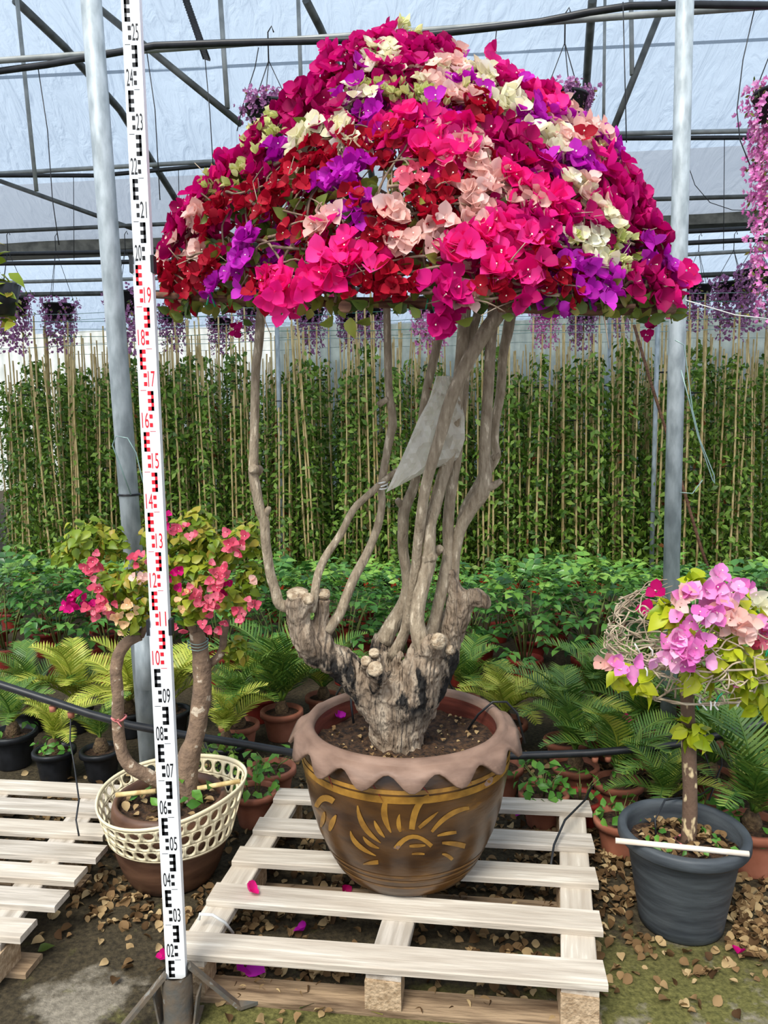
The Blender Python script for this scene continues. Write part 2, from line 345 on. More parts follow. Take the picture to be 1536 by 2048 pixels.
# strings hanging from the pipes
for pts, dp, lab in (([(76, 135), (95, 260), (105, 400), (118, 490)], 4.1, 'thin dark string hanging left of the left galvanised post'), ([(293, 100), (310, 220), (320, 400)], 4.0, 'thin dark string hanging just right of the measuring staff'),
        ([(410, 118), (420, 230), (426, 330)], 4.1, 'thin dark string below the perforated strap'), ([(517, 95), (510, 135), (486, 210), (474, 262)], 4.0, 'slack dark string curving down to the left flower basket'),
        ([(873, 75), (879, 130)], 4.0, 'short dark string above the white blossoms'), ([(994, 53), (988, 105), (980, 160)], 4.0, 'dark string hanging down to the right shoulder of the dome'),
        ([(1246, 4), (1250, 160), (1253, 285)], 4.0, 'dark string beside the right sloping brace'), ([(1510, 14), (1486, 120), (1474, 220), (1480, 280), (1500, 330)], 4.0, 'bowed dark string at the right edge above the trailing basket'),
        ([(1366, 276), (1372, 318), (1390, 370), (1420, 405), (1465, 420), (1500, 421)], 4.6, 'slack dark string drooping right of the right post'),
        ([(147, 355), (148, 520)], 5.8, 'far string below the second pipe at left'), ([(357, 340), (359, 460)], 5.8, 'far string left of the dome below the second pipe'), ([(1449, 278), (1447, 500)], 5.6, 'far string below the second pipe at right')):
    dp = gd(pts[0][0], pts[0][1], 3.58).y; thing_tube('hanging_string', [at(x, y, dp) for x, y in pts], 0.0028, 'black_plastic', lab, 'string', 5, 'hanging strings')
b = MB()
for s_ in (-1, 1):
    p0, p1 = at(370 + 5 * s_, -5, 5.2), at(413 + 6 * s_, 118, 5.2); b.tube([p0, p1], 0.006, 5)
for k in range(24):
    t = k / 23; p = at(370 + 43 * t, -5 + 123 * t, 5.2); b.box(p, (0.05, 0.006, 0.012), Matrix.Rotation(0.3, 3, 'Y'))
tag(b.build('perforated_strap', M['black_plastic']), 'black perforated metal strap hanging under the roof above the dome', 'strap')
# the two galvanised posts
def post(name, foot, top, r, lab):
    t = empty(name, foot); tag(t, lab, 'post', 'galvanised posts'); f = Vector(foot)
    b = MB(); b.tube([Vector((0, 0, 0)), Vector(top) - f], r, 24); b.build('shaft', M['galv'], t); return t
lp = at(285, 1350, 3.0); lp.z = 0
lt = at(182, 0, 2.97); dirn = (lt - at(285, 1350, 3.0)).normalized()
f0 = at(285, 1350, 3.0) - dirn * (at(285, 1350, 3.0).z / dirn.z)
postL = post('galvanised_post', f0, lt + dirn * 1.4, 0.037, 'galvanised steel post rising behind the measuring staff')
rt = at(1370, 0, 3.3); rb = at(1342, 1180, 3.35); dr = (rt - rb).normalized(); f1 = rb - dr * (rb.z / dr.z)
postR = post('galvanised_post', f1, rt + dr * 1.2, 0.035, 'galvanised steel post rising behind the small bare-twigged tree at right')
# flat splice plate on the left post
b = MB(); c0, c1 = at(292, 1268, 2.93) - f0, at(296, 1375, 2.93) - f0; b.tube([c0, c1], [0.05, 0.05], 4); b.build('splice_plate', M['galv'], postL)
b = MB()
for pt, nrm in ((0.0, 0), (0.004, 0.3)):
    q = at(258, 990, 2.99) - f0; b.tube([q + Vector((0.041 * math.cos(2 * PI * k / 16), 0.041 * math.sin(2 * PI * k / 16), pt)) for k in range(17)], 0.0025, 5, False)
b.build('tie_wire', M['black_plastic'], postL)
# loose wire coils caught on the posts
def coil(pts, dp, m_, lab):
    thing_tube('loose_wire', [at(x, y, dp) for x, y in pts], 0.0025, m_, lab, 'wire', 5)
coil([(262, 990), (240, 930), (225, 890), (232, 872), (255, 876), (272, 905), (285, 960), (300, 1010)], 2.9, 'wire', 'loop of loose grey wire hanging on the left galvanised post')
coil([(1362, 740), (1378, 800), (1395, 870), (1425, 960), (1430, 968), (1428, 950), (1400, 880), (1385, 820), (1368, 690), (1350, 680)], 3.25, 'wire', 'long loop of loose grey wire hanging on the right galvanised post')
coil([(1360, 985), (1385, 987), (1405, 960)], 3.3, 'wire', 'short end of grey wire at waist height on the right post')
coil([(1370, 600), (1420, 615), (1470, 630), (1540, 638)], 3.3, 'tie_white', 'pale cord running right from the right post')

# ------------------------------------------------------------------ levelling staff
SY = 1.92
def staff_pt(x, y): return at(x, y, SY)
sb = at(349, 1844, SY); st = at(265, 90, SY); sdir = (st - sb) / (2.5 - 0.3); s0 = sb - sdir * 0.3
srx = Vector((1, 0, -sdir.x)).normalized(); sry = srx.cross(sdir.normalized()).normalized() * -1
staff = empty('measuring_staff', s0 + sdir * 0.145); tag(staff, 'tall telescopic measuring staff printed in black and red, standing in a steel foot', 'measuring staff')
sM = Matrix((srx, -sry if sry.y < 0 else sry, sdir.normalized())).transposed()
o0 = s0 + sdir * 0.145
def sp(x, y, h): return (s0 - o0) + sdir * h + sM @ Vector((x, y, 0))
for a, b_, wd, dy in ((0.145, 1.105, 0.052, 0.0), (1.09, 2.0, 0.047, 0.004), (1.99, 3.0, 0.0425, 0.008)):
    b = MB(); P = [sp(i * wd / 2, j * 0.011 + dy, h) for h in (a, b_) for i, j in ((-1, -1), (1, -1), (1, 1), (-1, 1))]
    b.add(P, [(3, 2, 1, 0), (4, 5, 6, 7), (0, 1, 5, 4), (1, 2, 6, 5), (2, 3, 7, 6), (3, 0, 4, 7)], False); b.build('tube_section', M['white_plastic'], staff)
for h, wd in ((1.105, 0.052), (2.0, 0.047)):
    for sx_ in (-1, 1):
        b = MB(); P = [sp(sx_ * (wd / 2 + 0.002) + i * 0.004, j * 0.013, h + k * 0.02) for k in (-1, 1) for i, j in ((-1, -1), (1, -1), (1, 1), (-1, 1))]
        b.add(P, [(3, 2, 1, 0), (4, 5, 6, 7), (0, 1, 5, 4), (1, 2, 6, 5), (2, 3, 7, 6), (3, 0, 4, 7)], False)
        b.build('locking_clip', M['black_plastic'], staff)
def digit_mesh(txt):
    cu = bpy.data.curves.new('t', 'FONT'); cu.body = txt; cu.size = 1.0; o = bpy.data.objects.new('t', cu); C.objects.link(o)
    bpy.context.view_layer.update(); me = o.evaluated_get(bpy.context.evaluated_depsgraph_get()).to_mesh()
    v = [tuple(q.co) for q in me.vertices]; f_ = [tuple(p.vertices) for p in me.polygons]
    bpy.data.objects.remove(o); bpy.data.curves.remove(cu); return v, f_
marks = {'black': MB(), 'red': MB()}
for k in range(1, 28):
    mb = marks['red' if 10 <= k <= 19 else 'black']; h0 = k / 10
    wd, dy = (0.052, 0.0) if k < 11 else (0.047, 0.004) if k < 20 else (0.0425, 0.008); fy = -0.0116 + dy
    def rect(x0, x1, a, b_):
        if b_ + h0 < 0.147: return
        a = max(a, 0.147 - h0)
        X = lambda f_: (f_ - 0.5) * wd
        mb.add([sp(X(x0), fy, h0 + a), sp(X(x1), fy, h0 + a), sp(X(x1), fy, h0 + b_), sp(X(x0), fy, h0 + b_)], [(0, 1, 2, 3)], False)
    odd = k % 2
    ex0, ex1 = (0.15, 0.46) if odd else (0.46, 0.77)
    s0_, s1_ = (ex0, ex0 + 0.13) if odd else (ex1 - 0.13, ex1)
    rect(s0_, s1_, 0.05, 0.098)
    for q in (0.05, 0.069, 0.088): rect(ex0, ex1, q, q + 0.010)
    bx0, bx1 = (0.30, 0.47) if odd else (0.50, 0.67)
    rect(bx0, bx1, 0.010, 0.020); rect(bx0, bx1, 0.031, 0.041)
    rect(*((0.50, 0.80) if not odd else (0.10, 0.40)), -0.001, 0.0002) if k > 1 else None
    if k >= 2:
        v, f_ = digit_mesh('%02d' % k); xs = [q[0] for q in v]; ys = [q[1] for q in v]; x0, x1, y0, y1 = min(xs), max(xs), min(ys), max(ys)
        tx0, tx1 = (0.52, 0.88) if odd else (0.10, 0.46)
        mb.add([sp((tx0 + (q[0] - x0) / (x1 - x0) * (tx1 - tx0) - 0.5) * wd, fy, h0 + 0.008 + (q[1] - y0) / (y1 - y0) * 0.038) for q in v], f_, False)
tag(marks['black'].build('black_scale_print', M['print_black'], staff), kind='stuff'); tag(marks['red'].build('red_scale_print', M['print_red'], staff), kind='stuff')
# the steel foot
ft = empty('staff_foot', (s0.x, s0.y, 0)); tag(ft, 'weathered steel tube foot with splayed flat legs holding the measuring staff', 'stand')
b = MB(); b.tube([sdir * 0.0, sdir * 0.155], 0.040, 24, False); b.tube([sdir * 0.155, sdir * 0.02], 0.036, 24, False); b.build('socket', M['socket_steel'], ft)
def strap_leg(P, wd=0.026, th=0.005):
    b = MB(); P = [Vector(p) - Vector(ft.location) for p in P]
    for p, q in zip(P, P[1:]):
        d = (q - p); n = d.cross(Vector((0, 0, 1))).normalized() * wd / 2; u = d.cross(n).normalized() * th
        V_ = [p - n - u, p + n - u, p + n + u, p - n + u, q - n - u, q + n - u, q + n + u, q - n + u]
        b.add(V_, [(3, 2, 1, 0), (4, 5, 6, 7), (0, 1, 5, 4), (1, 2, 6, 5), (2, 3, 7, 6), (3, 0, 4, 7)], False)
    b.build('leg', M['socket_steel'], ft)
strap_leg([at(378, 1930, SY + 0.0), gd(478, 2012, 0.012), gd(520, 1998, 0.012)])
strap_leg([at(330, 1950, SY - 0.02), gd(236, 2065, 0.012), gd(215, 2080, 0.012)])
strap_leg([s0 + Vector((0.0, 0.035, 0.13)), s0 + Vector((-0.01, 0.11, 0.012)), s0 + Vector((-0.01, 0.135, 0.012))])
b = MB()
for x in (-0.052, 0.05): b.box((x, 0.0, 0.05), (0.005, 0.05, 0.1), Matrix.Rotation(-0.14 if x < 0 else 0.14, 3, 'Y'))
b.box((0, 0.0, 0.008), (0.11, 0.11, 0.006)); b.build('gusset', M['socket_steel'], ft)

# ------------------------------------------------------------------ pallets
def slat(parent, a, b_, wd, h, m_, name='slat', org=None):
    a, b_ = Vector(a), Vector(b_); d = b_ - a; mb = MB(); mb.bevbox(d.length, wd, h)
    # uneven grain: slight warp at the ends
    o = mb.build(name, M[m_], parent); n = Vector((-d.y, d.x, 0)).normalized()
    o.location = (a + b_) / 2 + n * wd / 2 - Vector(parent.location) - Vector((0, 0, h)); o.rotation_euler = (0, -math.atan2(d.z, math.hypot(d.x, d.y)), math.atan2(d.y, d.x))
    return o
ZT = 0.145
pal = empty('wooden_pallet', gd(800, 1850, 0)); tag(pal, 'bleached wooden pallet carrying the big glazed sun pot', 'pallet')
ends = [((343, 1905), (1217, 1970)), ((412, 1800), (1207, 1862)), ((463, 1722), (1198, 1768)), ((505, 1660), (1190, 1696)), ((546, 1598), (1185, 1625))]
sw = []
for (l, r_), m_ in zip(ends, ('pale_wood', 'pale_wood', 'pale_wood', 'grey_wood', 'grey_wood')):
    a, b_ = gd(l[0], l[1], ZT), gd(r_[0], r_[1], ZT); slat(pal, a, b_, 0.098, 0.02, m_); sw.append((a, b_))
nv = Vector((-(sw[0][1] - sw[0][0]).y, (sw[0][1] - sw[0][0]).x, 0)).normalized()
def along(k, t): return sw[k][0].lerp(sw[k][1], t)
for t in (0.035, 0.5, 0.94):
    a, b_ = along(0, t), along(4, t); b_ = b_ + (b_ - a).normalized() * 0.10; a = a.copy(); a.z = b_.z = ZT - 0.0205
    slat(pal, a, b_, 0.098, 0.022, 'pale_wood' if t != 0.5 else 'grey_wood', 'stringer').location += Vector((0.05, 0, 0))
    for k, e in ((0, 0.05), (2, 0.05), (4, 0.05)):
        p = along(k, t) + nv * e; mb = MB(); mb.box((0, 0, 0.0), (0.10, 0.098, 0.082)); bl = mb.build('block', M['block_wood'], pal)
        bl.location = Vector((p.x, p.y, 0.0608)) - Vector(pal.location); bl.rotation_euler = (0, 0, math.atan2((sw[0][1] - sw[0][0]).y, (sw[0][1] - sw[0][0]).x))
for k in (0, 2, 4):
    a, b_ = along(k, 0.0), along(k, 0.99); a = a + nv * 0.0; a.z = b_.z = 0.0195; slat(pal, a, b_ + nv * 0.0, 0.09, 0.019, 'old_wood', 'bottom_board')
pal2 = empty('wooden_pallet', gd(20, 1800, 0)); tag(pal2, 'weathered wooden pallet with nothing on it at the left edge', 'pallet')
lend = [((40, 1875), (0, 1)), ((109, 1813), 0), ((148, 1762), 0), ((191, 1717), 0), ((205, 1672), 0), ((222, 1628), 0), ((236, 1590), 0)]
ux = (sw[0][1] - sw[0][0]).normalized(); e2 = []
for i, ((x, y), _) in enumerate(lend):
    b_ = gd(x, y, ZT); a = b_ - ux * 1.15; slat(pal2, a, b_, 0.088, 0.021, 'grey_wood' if i % 2 else 'pale_wood'); e2.append((a, b_))
for t in (0.0, 0.5, 0.86):
    a, b_ = e2[0][0].lerp(e2[0][1], t), e2[6][0].lerp(e2[6][1], t)
    a = a - (b_ - a).normalized() * 0.02; b_ = b_ + (b_ - a).normalized() * 0.1; a.z = b_.z = ZT - 0.0215
    slat(pal2, a, b_, 0.10, 0.022, 'grey_wood', 'stringer').location += Vector((0.10, 0, 0))
    for s_ in (0.03, 0.5, 0.97):
        p = a.lerp(b_, s_) + Vector((0.06, 0.0, 0)); mb = MB(); mb.box((0, 0, 0), (0.10, 0.12, 0.082)); bl = mb.build('block', M['block_wood'], pal2)
        bl.location = Vector((p.x, p.y, 0.0608)) - Vector(pal2.location); bl.rotation_euler = (0, 0, math.atan2(ux.y, ux.x))
for s_ in (0.02, 0.5, 0.9):
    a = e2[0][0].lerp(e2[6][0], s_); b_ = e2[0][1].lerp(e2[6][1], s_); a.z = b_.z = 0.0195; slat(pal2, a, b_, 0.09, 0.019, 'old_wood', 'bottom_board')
# ------------------------------------------------------------------ the big glazed pot
PY = 2.46
pc = at(813, 1700, PY); PX = pc.x
M['pot_glaze'] = mat('pot_glaze', srgb(56, 37, 22), srgb(112, 76, 32), 0.3, 6, 0.12, (1, 1, 2.5), spec=0.5, detail=8, c3=srgb(92, 62, 30))
M['pot_ochre'] = mat('pot_ochre', srgb(128, 90, 34), srgb(166, 122, 48), 0.4, 25)
M['pot_rim'] = mat('pot_rim', srgb(104, 80, 66), srgb(150, 122, 104), 0.6, 9, 0.12, (1, 1, 4), detail=8, lo=0.25, hi=0.75)
M['pot_inside'] = mat('pot_inside', srgb(92, 44, 34), srgb(128, 66, 52), 0.55, 6, 0.1, (1, 1, 8))
pot = empty('glazed_pot', (PX, PY, ZT)); tag(pot, 'big brown glazed clay pot with a scalloped rim and painted ochre sun', 'pot')
PROF = [(0.0, 0.0), (0.205, 0.0), (0.220, 0.008), (0.240, 0.035), (0.268, 0.09), (0.296, 0.155), (0.316, 0.225), (0.330, 0.30), (0.341, 0.36), (0.343, 0.40), (0.336, 0.44), (0.322, 0.475)]
def pot_r(z):
    for (ra, za), (rb_, zb) in zip(PROF[1:], PROF[2:]):
        if za <= z <= zb: return ra + (rb_ - ra) * (z - za) / max(zb - za, 1e-6)
    return 0.3
b = MB(); b.lathe(PROF, 72); b.build('body', M['pot_glaze'], pot)
LOB = 16
def rimmod(j, q, r, z):
    wv = math.cos(LOB * q - 0.4)
    if j in (8, 9, 10): z += (-0.023 * wv) * (1 if j != 8 else 0.5); r += 0.010 * wv * (1 if j != 8 else 0.5)
    return r, z
RP = [(0.298, 0.30), (0.300, 0.44), (0.300, 0.475), (0.303, 0.490), (0.314, 0.499), (0.328, 0.496), (0.336, 0.484), (0.340, 0.483), (0.362, 0.470), (0.379, 0.448), (0.371, 0.442), (0.346, 0.462), (0.322, 0.462)]
b = MB(); b.mi = 0; b.lathe(RP[2:], 156, mod=lambda j, q, r, z: rimmod(j + 2, q, r, z)); b.build('scalloped_rim', M['pot_rim'], pot)
b = MB(); b.lathe(RP[:3], 60); b.build('inner_wall', M['pot_inside'], pot)
def soil_disc(r, z, parent, c=(0, 0), n=20, amp=0.012, m_='soil', name='soil'):
    b = MB(); P = [(c[0], c[1], z)]; rings = 6
    for j in range(1, rings + 1):
        for k in range(n):
            q = 2 * PI * k / n; rr = r * j / rings; P.append((c[0] + rr * math.cos(q), c[1] + rr * math.sin(q), z + random.uniform(-amp, amp)))
    F = [(0, 1 + k, 1 + (k + 1) % n) for k in range(n)]
    for j in range(rings - 1): F += [(1 + j * n + k, 1 + (j + 1) * n + k, 1 + (j + 1) * n + (k + 1) % n, 1 + j * n + (k + 1) % n) for k in range(n)]
    b.add(P, F); return b.build(name, M[m_], parent)
soil_disc(0.299, 0.415, pot, n=40)
# ochre bands and the painted sun lie on the curved glaze
def band(z0, z1, off=0.0015, m_='pot_ochre', name='painted_band'):
    b = MB(); b.lathe([(pot_r(z0) + off, z0), (pot_r((z0 + z1) / 2) + off, (z0 + z1) / 2), (pot_r(z1) + off, z1)], 72); b.build(name, M[m_], pot)
band(0.372, 0.394); band(0.400, 0.412)
M['pot_wash'] = mat('pot_wash', srgb(96, 68, 38), srgb(124, 88, 44), 0.5, 25)
for z in (0.050, 0.078, 0.098): band(z, z + 0.009, 0.001, 'pot_wash')
def on_pot(x, y):
    d = ray(x, y).normalized(); t = 1.6
    while t < 3.4:
        p = EYEV + d * t; z = p.z - ZT
        if 0.0 < z < 0.475 and math.hypot(p.x - PX, p.y - PY) < pot_r(z) + 0.0022: return p - Vector((PX, PY, ZT))
        t += 0.002
    return None
def stroke(px, w0, w1, w2, name, m_='pot_ochre'):
    """px in the close view of the pot; w in the same pixels, swelling in the middle"""
    n = 9; pts = []; L_ = len(px) - 1
    for i in range(n):
        t = i / (n - 1)
        if L_ == 2:
            (a, b_), (c, d), (e, f_) = px; X = (1 - t) ** 2 * a + 2 * t * (1 - t) * (2 * c - a / 2 - e / 2) + t * t * e; Y = (1 - t) ** 2 * b_ + 2 * t * (1 - t) * (2 * d - b_ / 2 - f_ / 2) + t * t * f_
        else: (a, b_), (e, f_) = px; X = a + (e - a) * t; Y = b_ + (f_ - b_) * t
        pts.append((X, Y, (w0 * (1 - t) + w2 * t) + 4 * t * (1 - t) * (w1 - (w0 + w2) / 2)))
    P = []
    for i, (X, Y, wd) in enumerate(pts):
        a, c = pts[max(i - 1, 0)], pts[min(i + 1, n - 1)]; dx, dy = c[0] - a[0], c[1] - a[1]; l = math.hypot(dx, dy); nx, ny = -dy / l * wd / 2, dx / l * wd / 2
        for s_ in (-1, 1):
            p = on_pot(570 + (X + s_ * nx) / 3.135, 1340 + (Y + s_ * ny) / 3.135)
            if p is None: return
            P.append(p)
    b = MB(); b.add(P, [(2 * i, 2 * i + 1, 2 * i + 3, 2 * i + 2) for i in range(n - 1)]); b.build(name, M[m_], pot)
for s_ in ([(455, 850), (495, 980), (600, 1085)], 8, 34, 6), ([(560, 945), (585, 1000), (625, 1050)], 6, 26, 6), ([(645, 795), (622, 900), (665, 1020)], 10, 40, 8), ([(718, 905), (712, 960), (725, 1015)], 4, 28, 14), \
        ([(905, 790), (830, 860), (795, 1000)], 22, 40, 36), ([(960, 890), (900, 940), (840, 990)], 4, 24, 20), ([(1155, 865), (1030, 910), (920, 1015)], 20, 32, 18), ([(1075, 1018), (1015, 1026), (955, 1040)], 18, 22, 10), \
        ([(1130, 1105), (1060, 1090), (985, 1085)], 32, 30, 14), ([(1050, 1190), (1020, 1165), (985, 1155)], 20, 22, 8), ([(410, 1010), (455, 1095), (570, 1165)], 6, 30, 6), ([(490, 1045), (530, 1090), (590, 1118)], 6, 26, 6), \
        ([(695, 1120), (800, 1045), (920, 1105)], 34, 26, 26), ([(780, 1105), (830, 1103), (880, 1100)], 14, 22, 10), ([(795, 1155), (835, 1152), (875, 1155)], 10, 16, 10), ([(585, 1205), (540, 1210), (490, 1218)], 26, 24, 6), \
        ([(195, 860), (240, 805), (305, 825)], 28, 40, 36), ([(245, 890), (238, 935), (225, 985)], 8, 28, 12), ([(320, 910), (295, 960), (280, 1010)], 10, 34, 12):
    stroke(*s_, 'sun_ray')
stroke([(680, 1115), (705, 1112), (722, 1105)], 8, 22, 8, 'glaze_chip', 'pot_rim'); stroke([(1255, 725), (1280, 700), (1300, 672)], 18, 36, 12, 'glaze_chip', 'pot_rim')
for px in ([(245, 610), (275, 670), (300, 740)], [(525, 690), (570, 750), (615, 830)], [(830, 705), (870, 740), (905, 780)], [(1130, 655), (1150, 680), (1170, 715)]): stroke(px, 6, 8, 2, 'crack', 'dark_red_pot')

# ------------------------------------------------------------------ petals, leaves
def petal(L, W, cup=0.25, curl=0.3, nu=2, nl=4, tip=1.0, fold=0.0, base=0.12, rnd=False):
    """a leaf or bract along +Y, facing +Z; returns verts, faces"""
    P = []; F = []
    for j in range(nl + 1):
        t = j / nl; wd = W * (base * (1 - t) + math.sin(PI * min(1, t ** 0.75 * 1.0)) * (1 - 0.12 * t)) if j < nl else W * 0.02 * tip
        if rnd: wd = W * float(np.interp(t, (0, .12, .3, .5, .7, .88, 1), (.2, .62, .95, 1, .84, .5, .03)))
        y = L * t; zc = curl * L * (t * t)
        for i in range(nu + 1):
            s_ = (i / nu - 0.5) * 2; P.append((s_ * wd / 2, y * (1 - 0.05 * abs(s_)), zc + cup * wd * (s_ * s_) * 0.5 + fold * abs(s_) * wd))
    for j in range(nl):
        for i in range(nu): a = j * (nu + 1) + i; F.append((a, a + 1, a + nu + 2, a + nu + 1))
    return P, F
def xf(P, M3, off=(0, 0, 0)): o = Vector(off); return [M3 @ Vector(p) + o for p in P]
BR = {}
for nm, cols in (('crimson', [(146, 0, 74), (186, 2, 98), (206, 14, 116)]), ('magenta', [(178, 4, 104), (214, 12, 122), (228, 28, 138)]), ('hot_pink', [(228, 8, 112), (246, 28, 138), (250, 66, 160)]),
                 ('red', [(128, 4, 26), (170, 8, 40), (196, 22, 52)]), ('purple', [(164, 6, 150), (192, 18, 178), (212, 60, 204)]), ('cream', [(236, 230, 184), (246, 242, 212), (252, 250, 234)]),
                 ('pale_pink', [(228, 172, 160), (240, 196, 184), (246, 216, 208)]), ('lime_bud', [(196, 204, 112), (216, 220, 146), (230, 230, 178)]), ('coral', [(208, 70, 98), (228, 98, 126), (240, 142, 158)]),
                 ('peach', [(232, 180, 120), (240, 204, 160), (244, 200, 150)]), ('orchid', [(226, 110, 190), (240, 150, 212), (248, 200, 226)]), ('mauve', [(150, 92, 140), (184, 124, 172), (206, 156, 198)])):
    BR[nm] = leafmat('bract_' + nm, [srgb(*c) for c in cols], 0.6, 0.35, 0.2)
def flower_mb(seed, open_=0.75, L=0.037, W=0.038):
    r = random.Random(seed); b = MB()
    for k in range(3):
        P, F = petal(L * r.uniform(0.9, 1.1), W * r.uniform(0.9, 1.1), 0.35, r.uniform(-0.15, 0.35), 2, 4, fold=0.10, rnd=True)
        Mt = Matrix.Rotation(2 * PI * k / 3 + r.uniform(-.2, .2), 3, 'Z') @ Matrix.Rotation(PI / 2 * (1 - open_) + r.uniform(-.15, .15), 3, 'X')
        b.add(xf(P, Mt, Mt @ Vector((0, 0.003, 0))), F)
    b.mi = 1
    for k in range(1 if seed in (11,) else 0):
        q = r.uniform(0, 6.28); c = Vector((0.004 * math.cos(q), 0.005 * math.sin(q), 0.0)); h = L * 0.55
        b.add([c, c + Vector((0.0015, 0, h)), c + Vector((-0.0015, 0.001, h)), c + Vector((0, -0.0015, h))], [(0, 1, 2), (0, 2, 3), (0, 3, 1)])
        t_ = c + Vector((0, 0, h)); s_ = 0.0024; b.add([t_ + Vector((s_, 0, 0)), t_ + Vector((0, s_, 0)), t_ + Vector((-s_, 0, 0)), t_ + Vector((0, -s_, 0))], [(0, 1, 2, 3)])
    return b
FLOW = [flower_mb(11, 0.82), flower_mb(12, 0.62), flower_mb(13, 0.7)]
BUD = [flower_mb(21, 0.22, 0.030, 0.022), flower_mb(22, 0.3, 0.032, 0.024)]
FM = {}
def fmesh(col, k, bud=False):
    key = (col, k, bud)
    if key not in FM: FM[key] = (BUD if bud else FLOW)[k].mesh('flower', [BR[col], M['pollen']])
    return FM[key]
LEAF = {}
LEAF['boug'] = leafmat('bougainvillea_leaf', [srgb(*c) for c in ((58, 78, 30), (92, 110, 42), (122, 132, 52), (140, 128, 60))], 0.45, 0.25)
LEAF['lime'] = leafmat('lime_leaf', [srgb(*c) for c in ((128, 150, 22), (164, 182, 30), (196, 206, 40), (176, 176, 50))], 0.4, 0.35)
LEAF['olive'] = leafmat('olive_leaf', [srgb(*c) for c in ((96, 122, 30), (128, 150, 40), (160, 172, 52), (172, 150, 58))], 0.4, 0.3)
LEAF['shrub'] = leafmat('shrub_leaf', [srgb(*c) for c in ((40, 80, 34), (58, 104, 44), (80, 128, 54), (108, 150, 66))], 0.32, 0.15, 0.5)
LEAF['shrub_new'] = leafmat('shrub_young_leaf', [srgb(*c) for c in ((88, 138, 48), (116, 160, 60), (140, 176, 76))], 0.35, 0.2, 0.45)
LEAF['vine'] = leafmat('vine_leaf', [srgb(*c) for c in ((58, 90, 28), (88, 124, 40), (122, 156, 56), (150, 178, 78))], 0.4, 0.25)
LEAF['cycad'] = leafmat('cycad_frond', [srgb(*c) for c in ((60, 98, 38), (88, 122, 46), (124, 148, 60))], 0.4, 0.15, 0.4)
LEAF['cycad_y'] = leafmat('cycad_yellow_frond', [srgb(*c) for c in ((134, 150, 52), (166, 176, 66), (196, 194, 88))], 0.45, 0.2)
LEAF['weed'] = leafmat('weed_leaf', [srgb(*c) for c in ((60, 110, 36), (86, 140, 50), (110, 160, 62))], 0.4, 0.25)
LEAF['dry'] = leafmat('dry_leaf', [srgb(*c) for c in ((70, 50, 32), (104, 80, 52), (136, 108, 74), (164, 138, 98), (188, 164, 122))], 0.8, 0.15, 0.15)

# ------------------------------------------------------------------ the big tree
TD = {}
def branch(parent, name, pts, m_='bark', n=12, jit=0.05, sub=3, col=None):
    """pts: (px, py, radius px, depth); smoothed with a spline"""
    W_ = [(at(x, y, d), r * d / FPX) for x, y, r, d in pts]; P = []; Rr = []
    for i in range(len(W_) - 1):
        p0, p1, p2, p3 = (W_[max(i - 1, 0)], W_[i], W_[i + 1], W_[min(i + 2, len(W_) - 1)])
        for k in range(sub):
            t = k / sub; t2, t3 = t * t, t ** 3
            f_ = lambda a, b_, c, d: 0.5 * ((2 * b_) + (c - a) * t + (2 * a - 5 * b_ + 4 * c - d) * t2 + (3 * b_ - a - 3 * c + d) * t3)
            P.append(f_(p0[0], p1[0], p2[0], p3[0])); Rr.append(max(0.002, p1[1] + (p2[1] - p1[1]) * t))
    P.append(W_[-1][0]); Rr.append(W_[-1][1])
    b = MB(); o = Vector(parent.location); b.tube([p - o for p in P], Rr, n, True, jit)
    if col is not None: col.append(b); return None
    return b.build(name, M[m_] if isinstance(m_, str) else m_, parent)
bm_ = bpy.data.materials.new('trunk_bark'); bm_.use_nodes = True
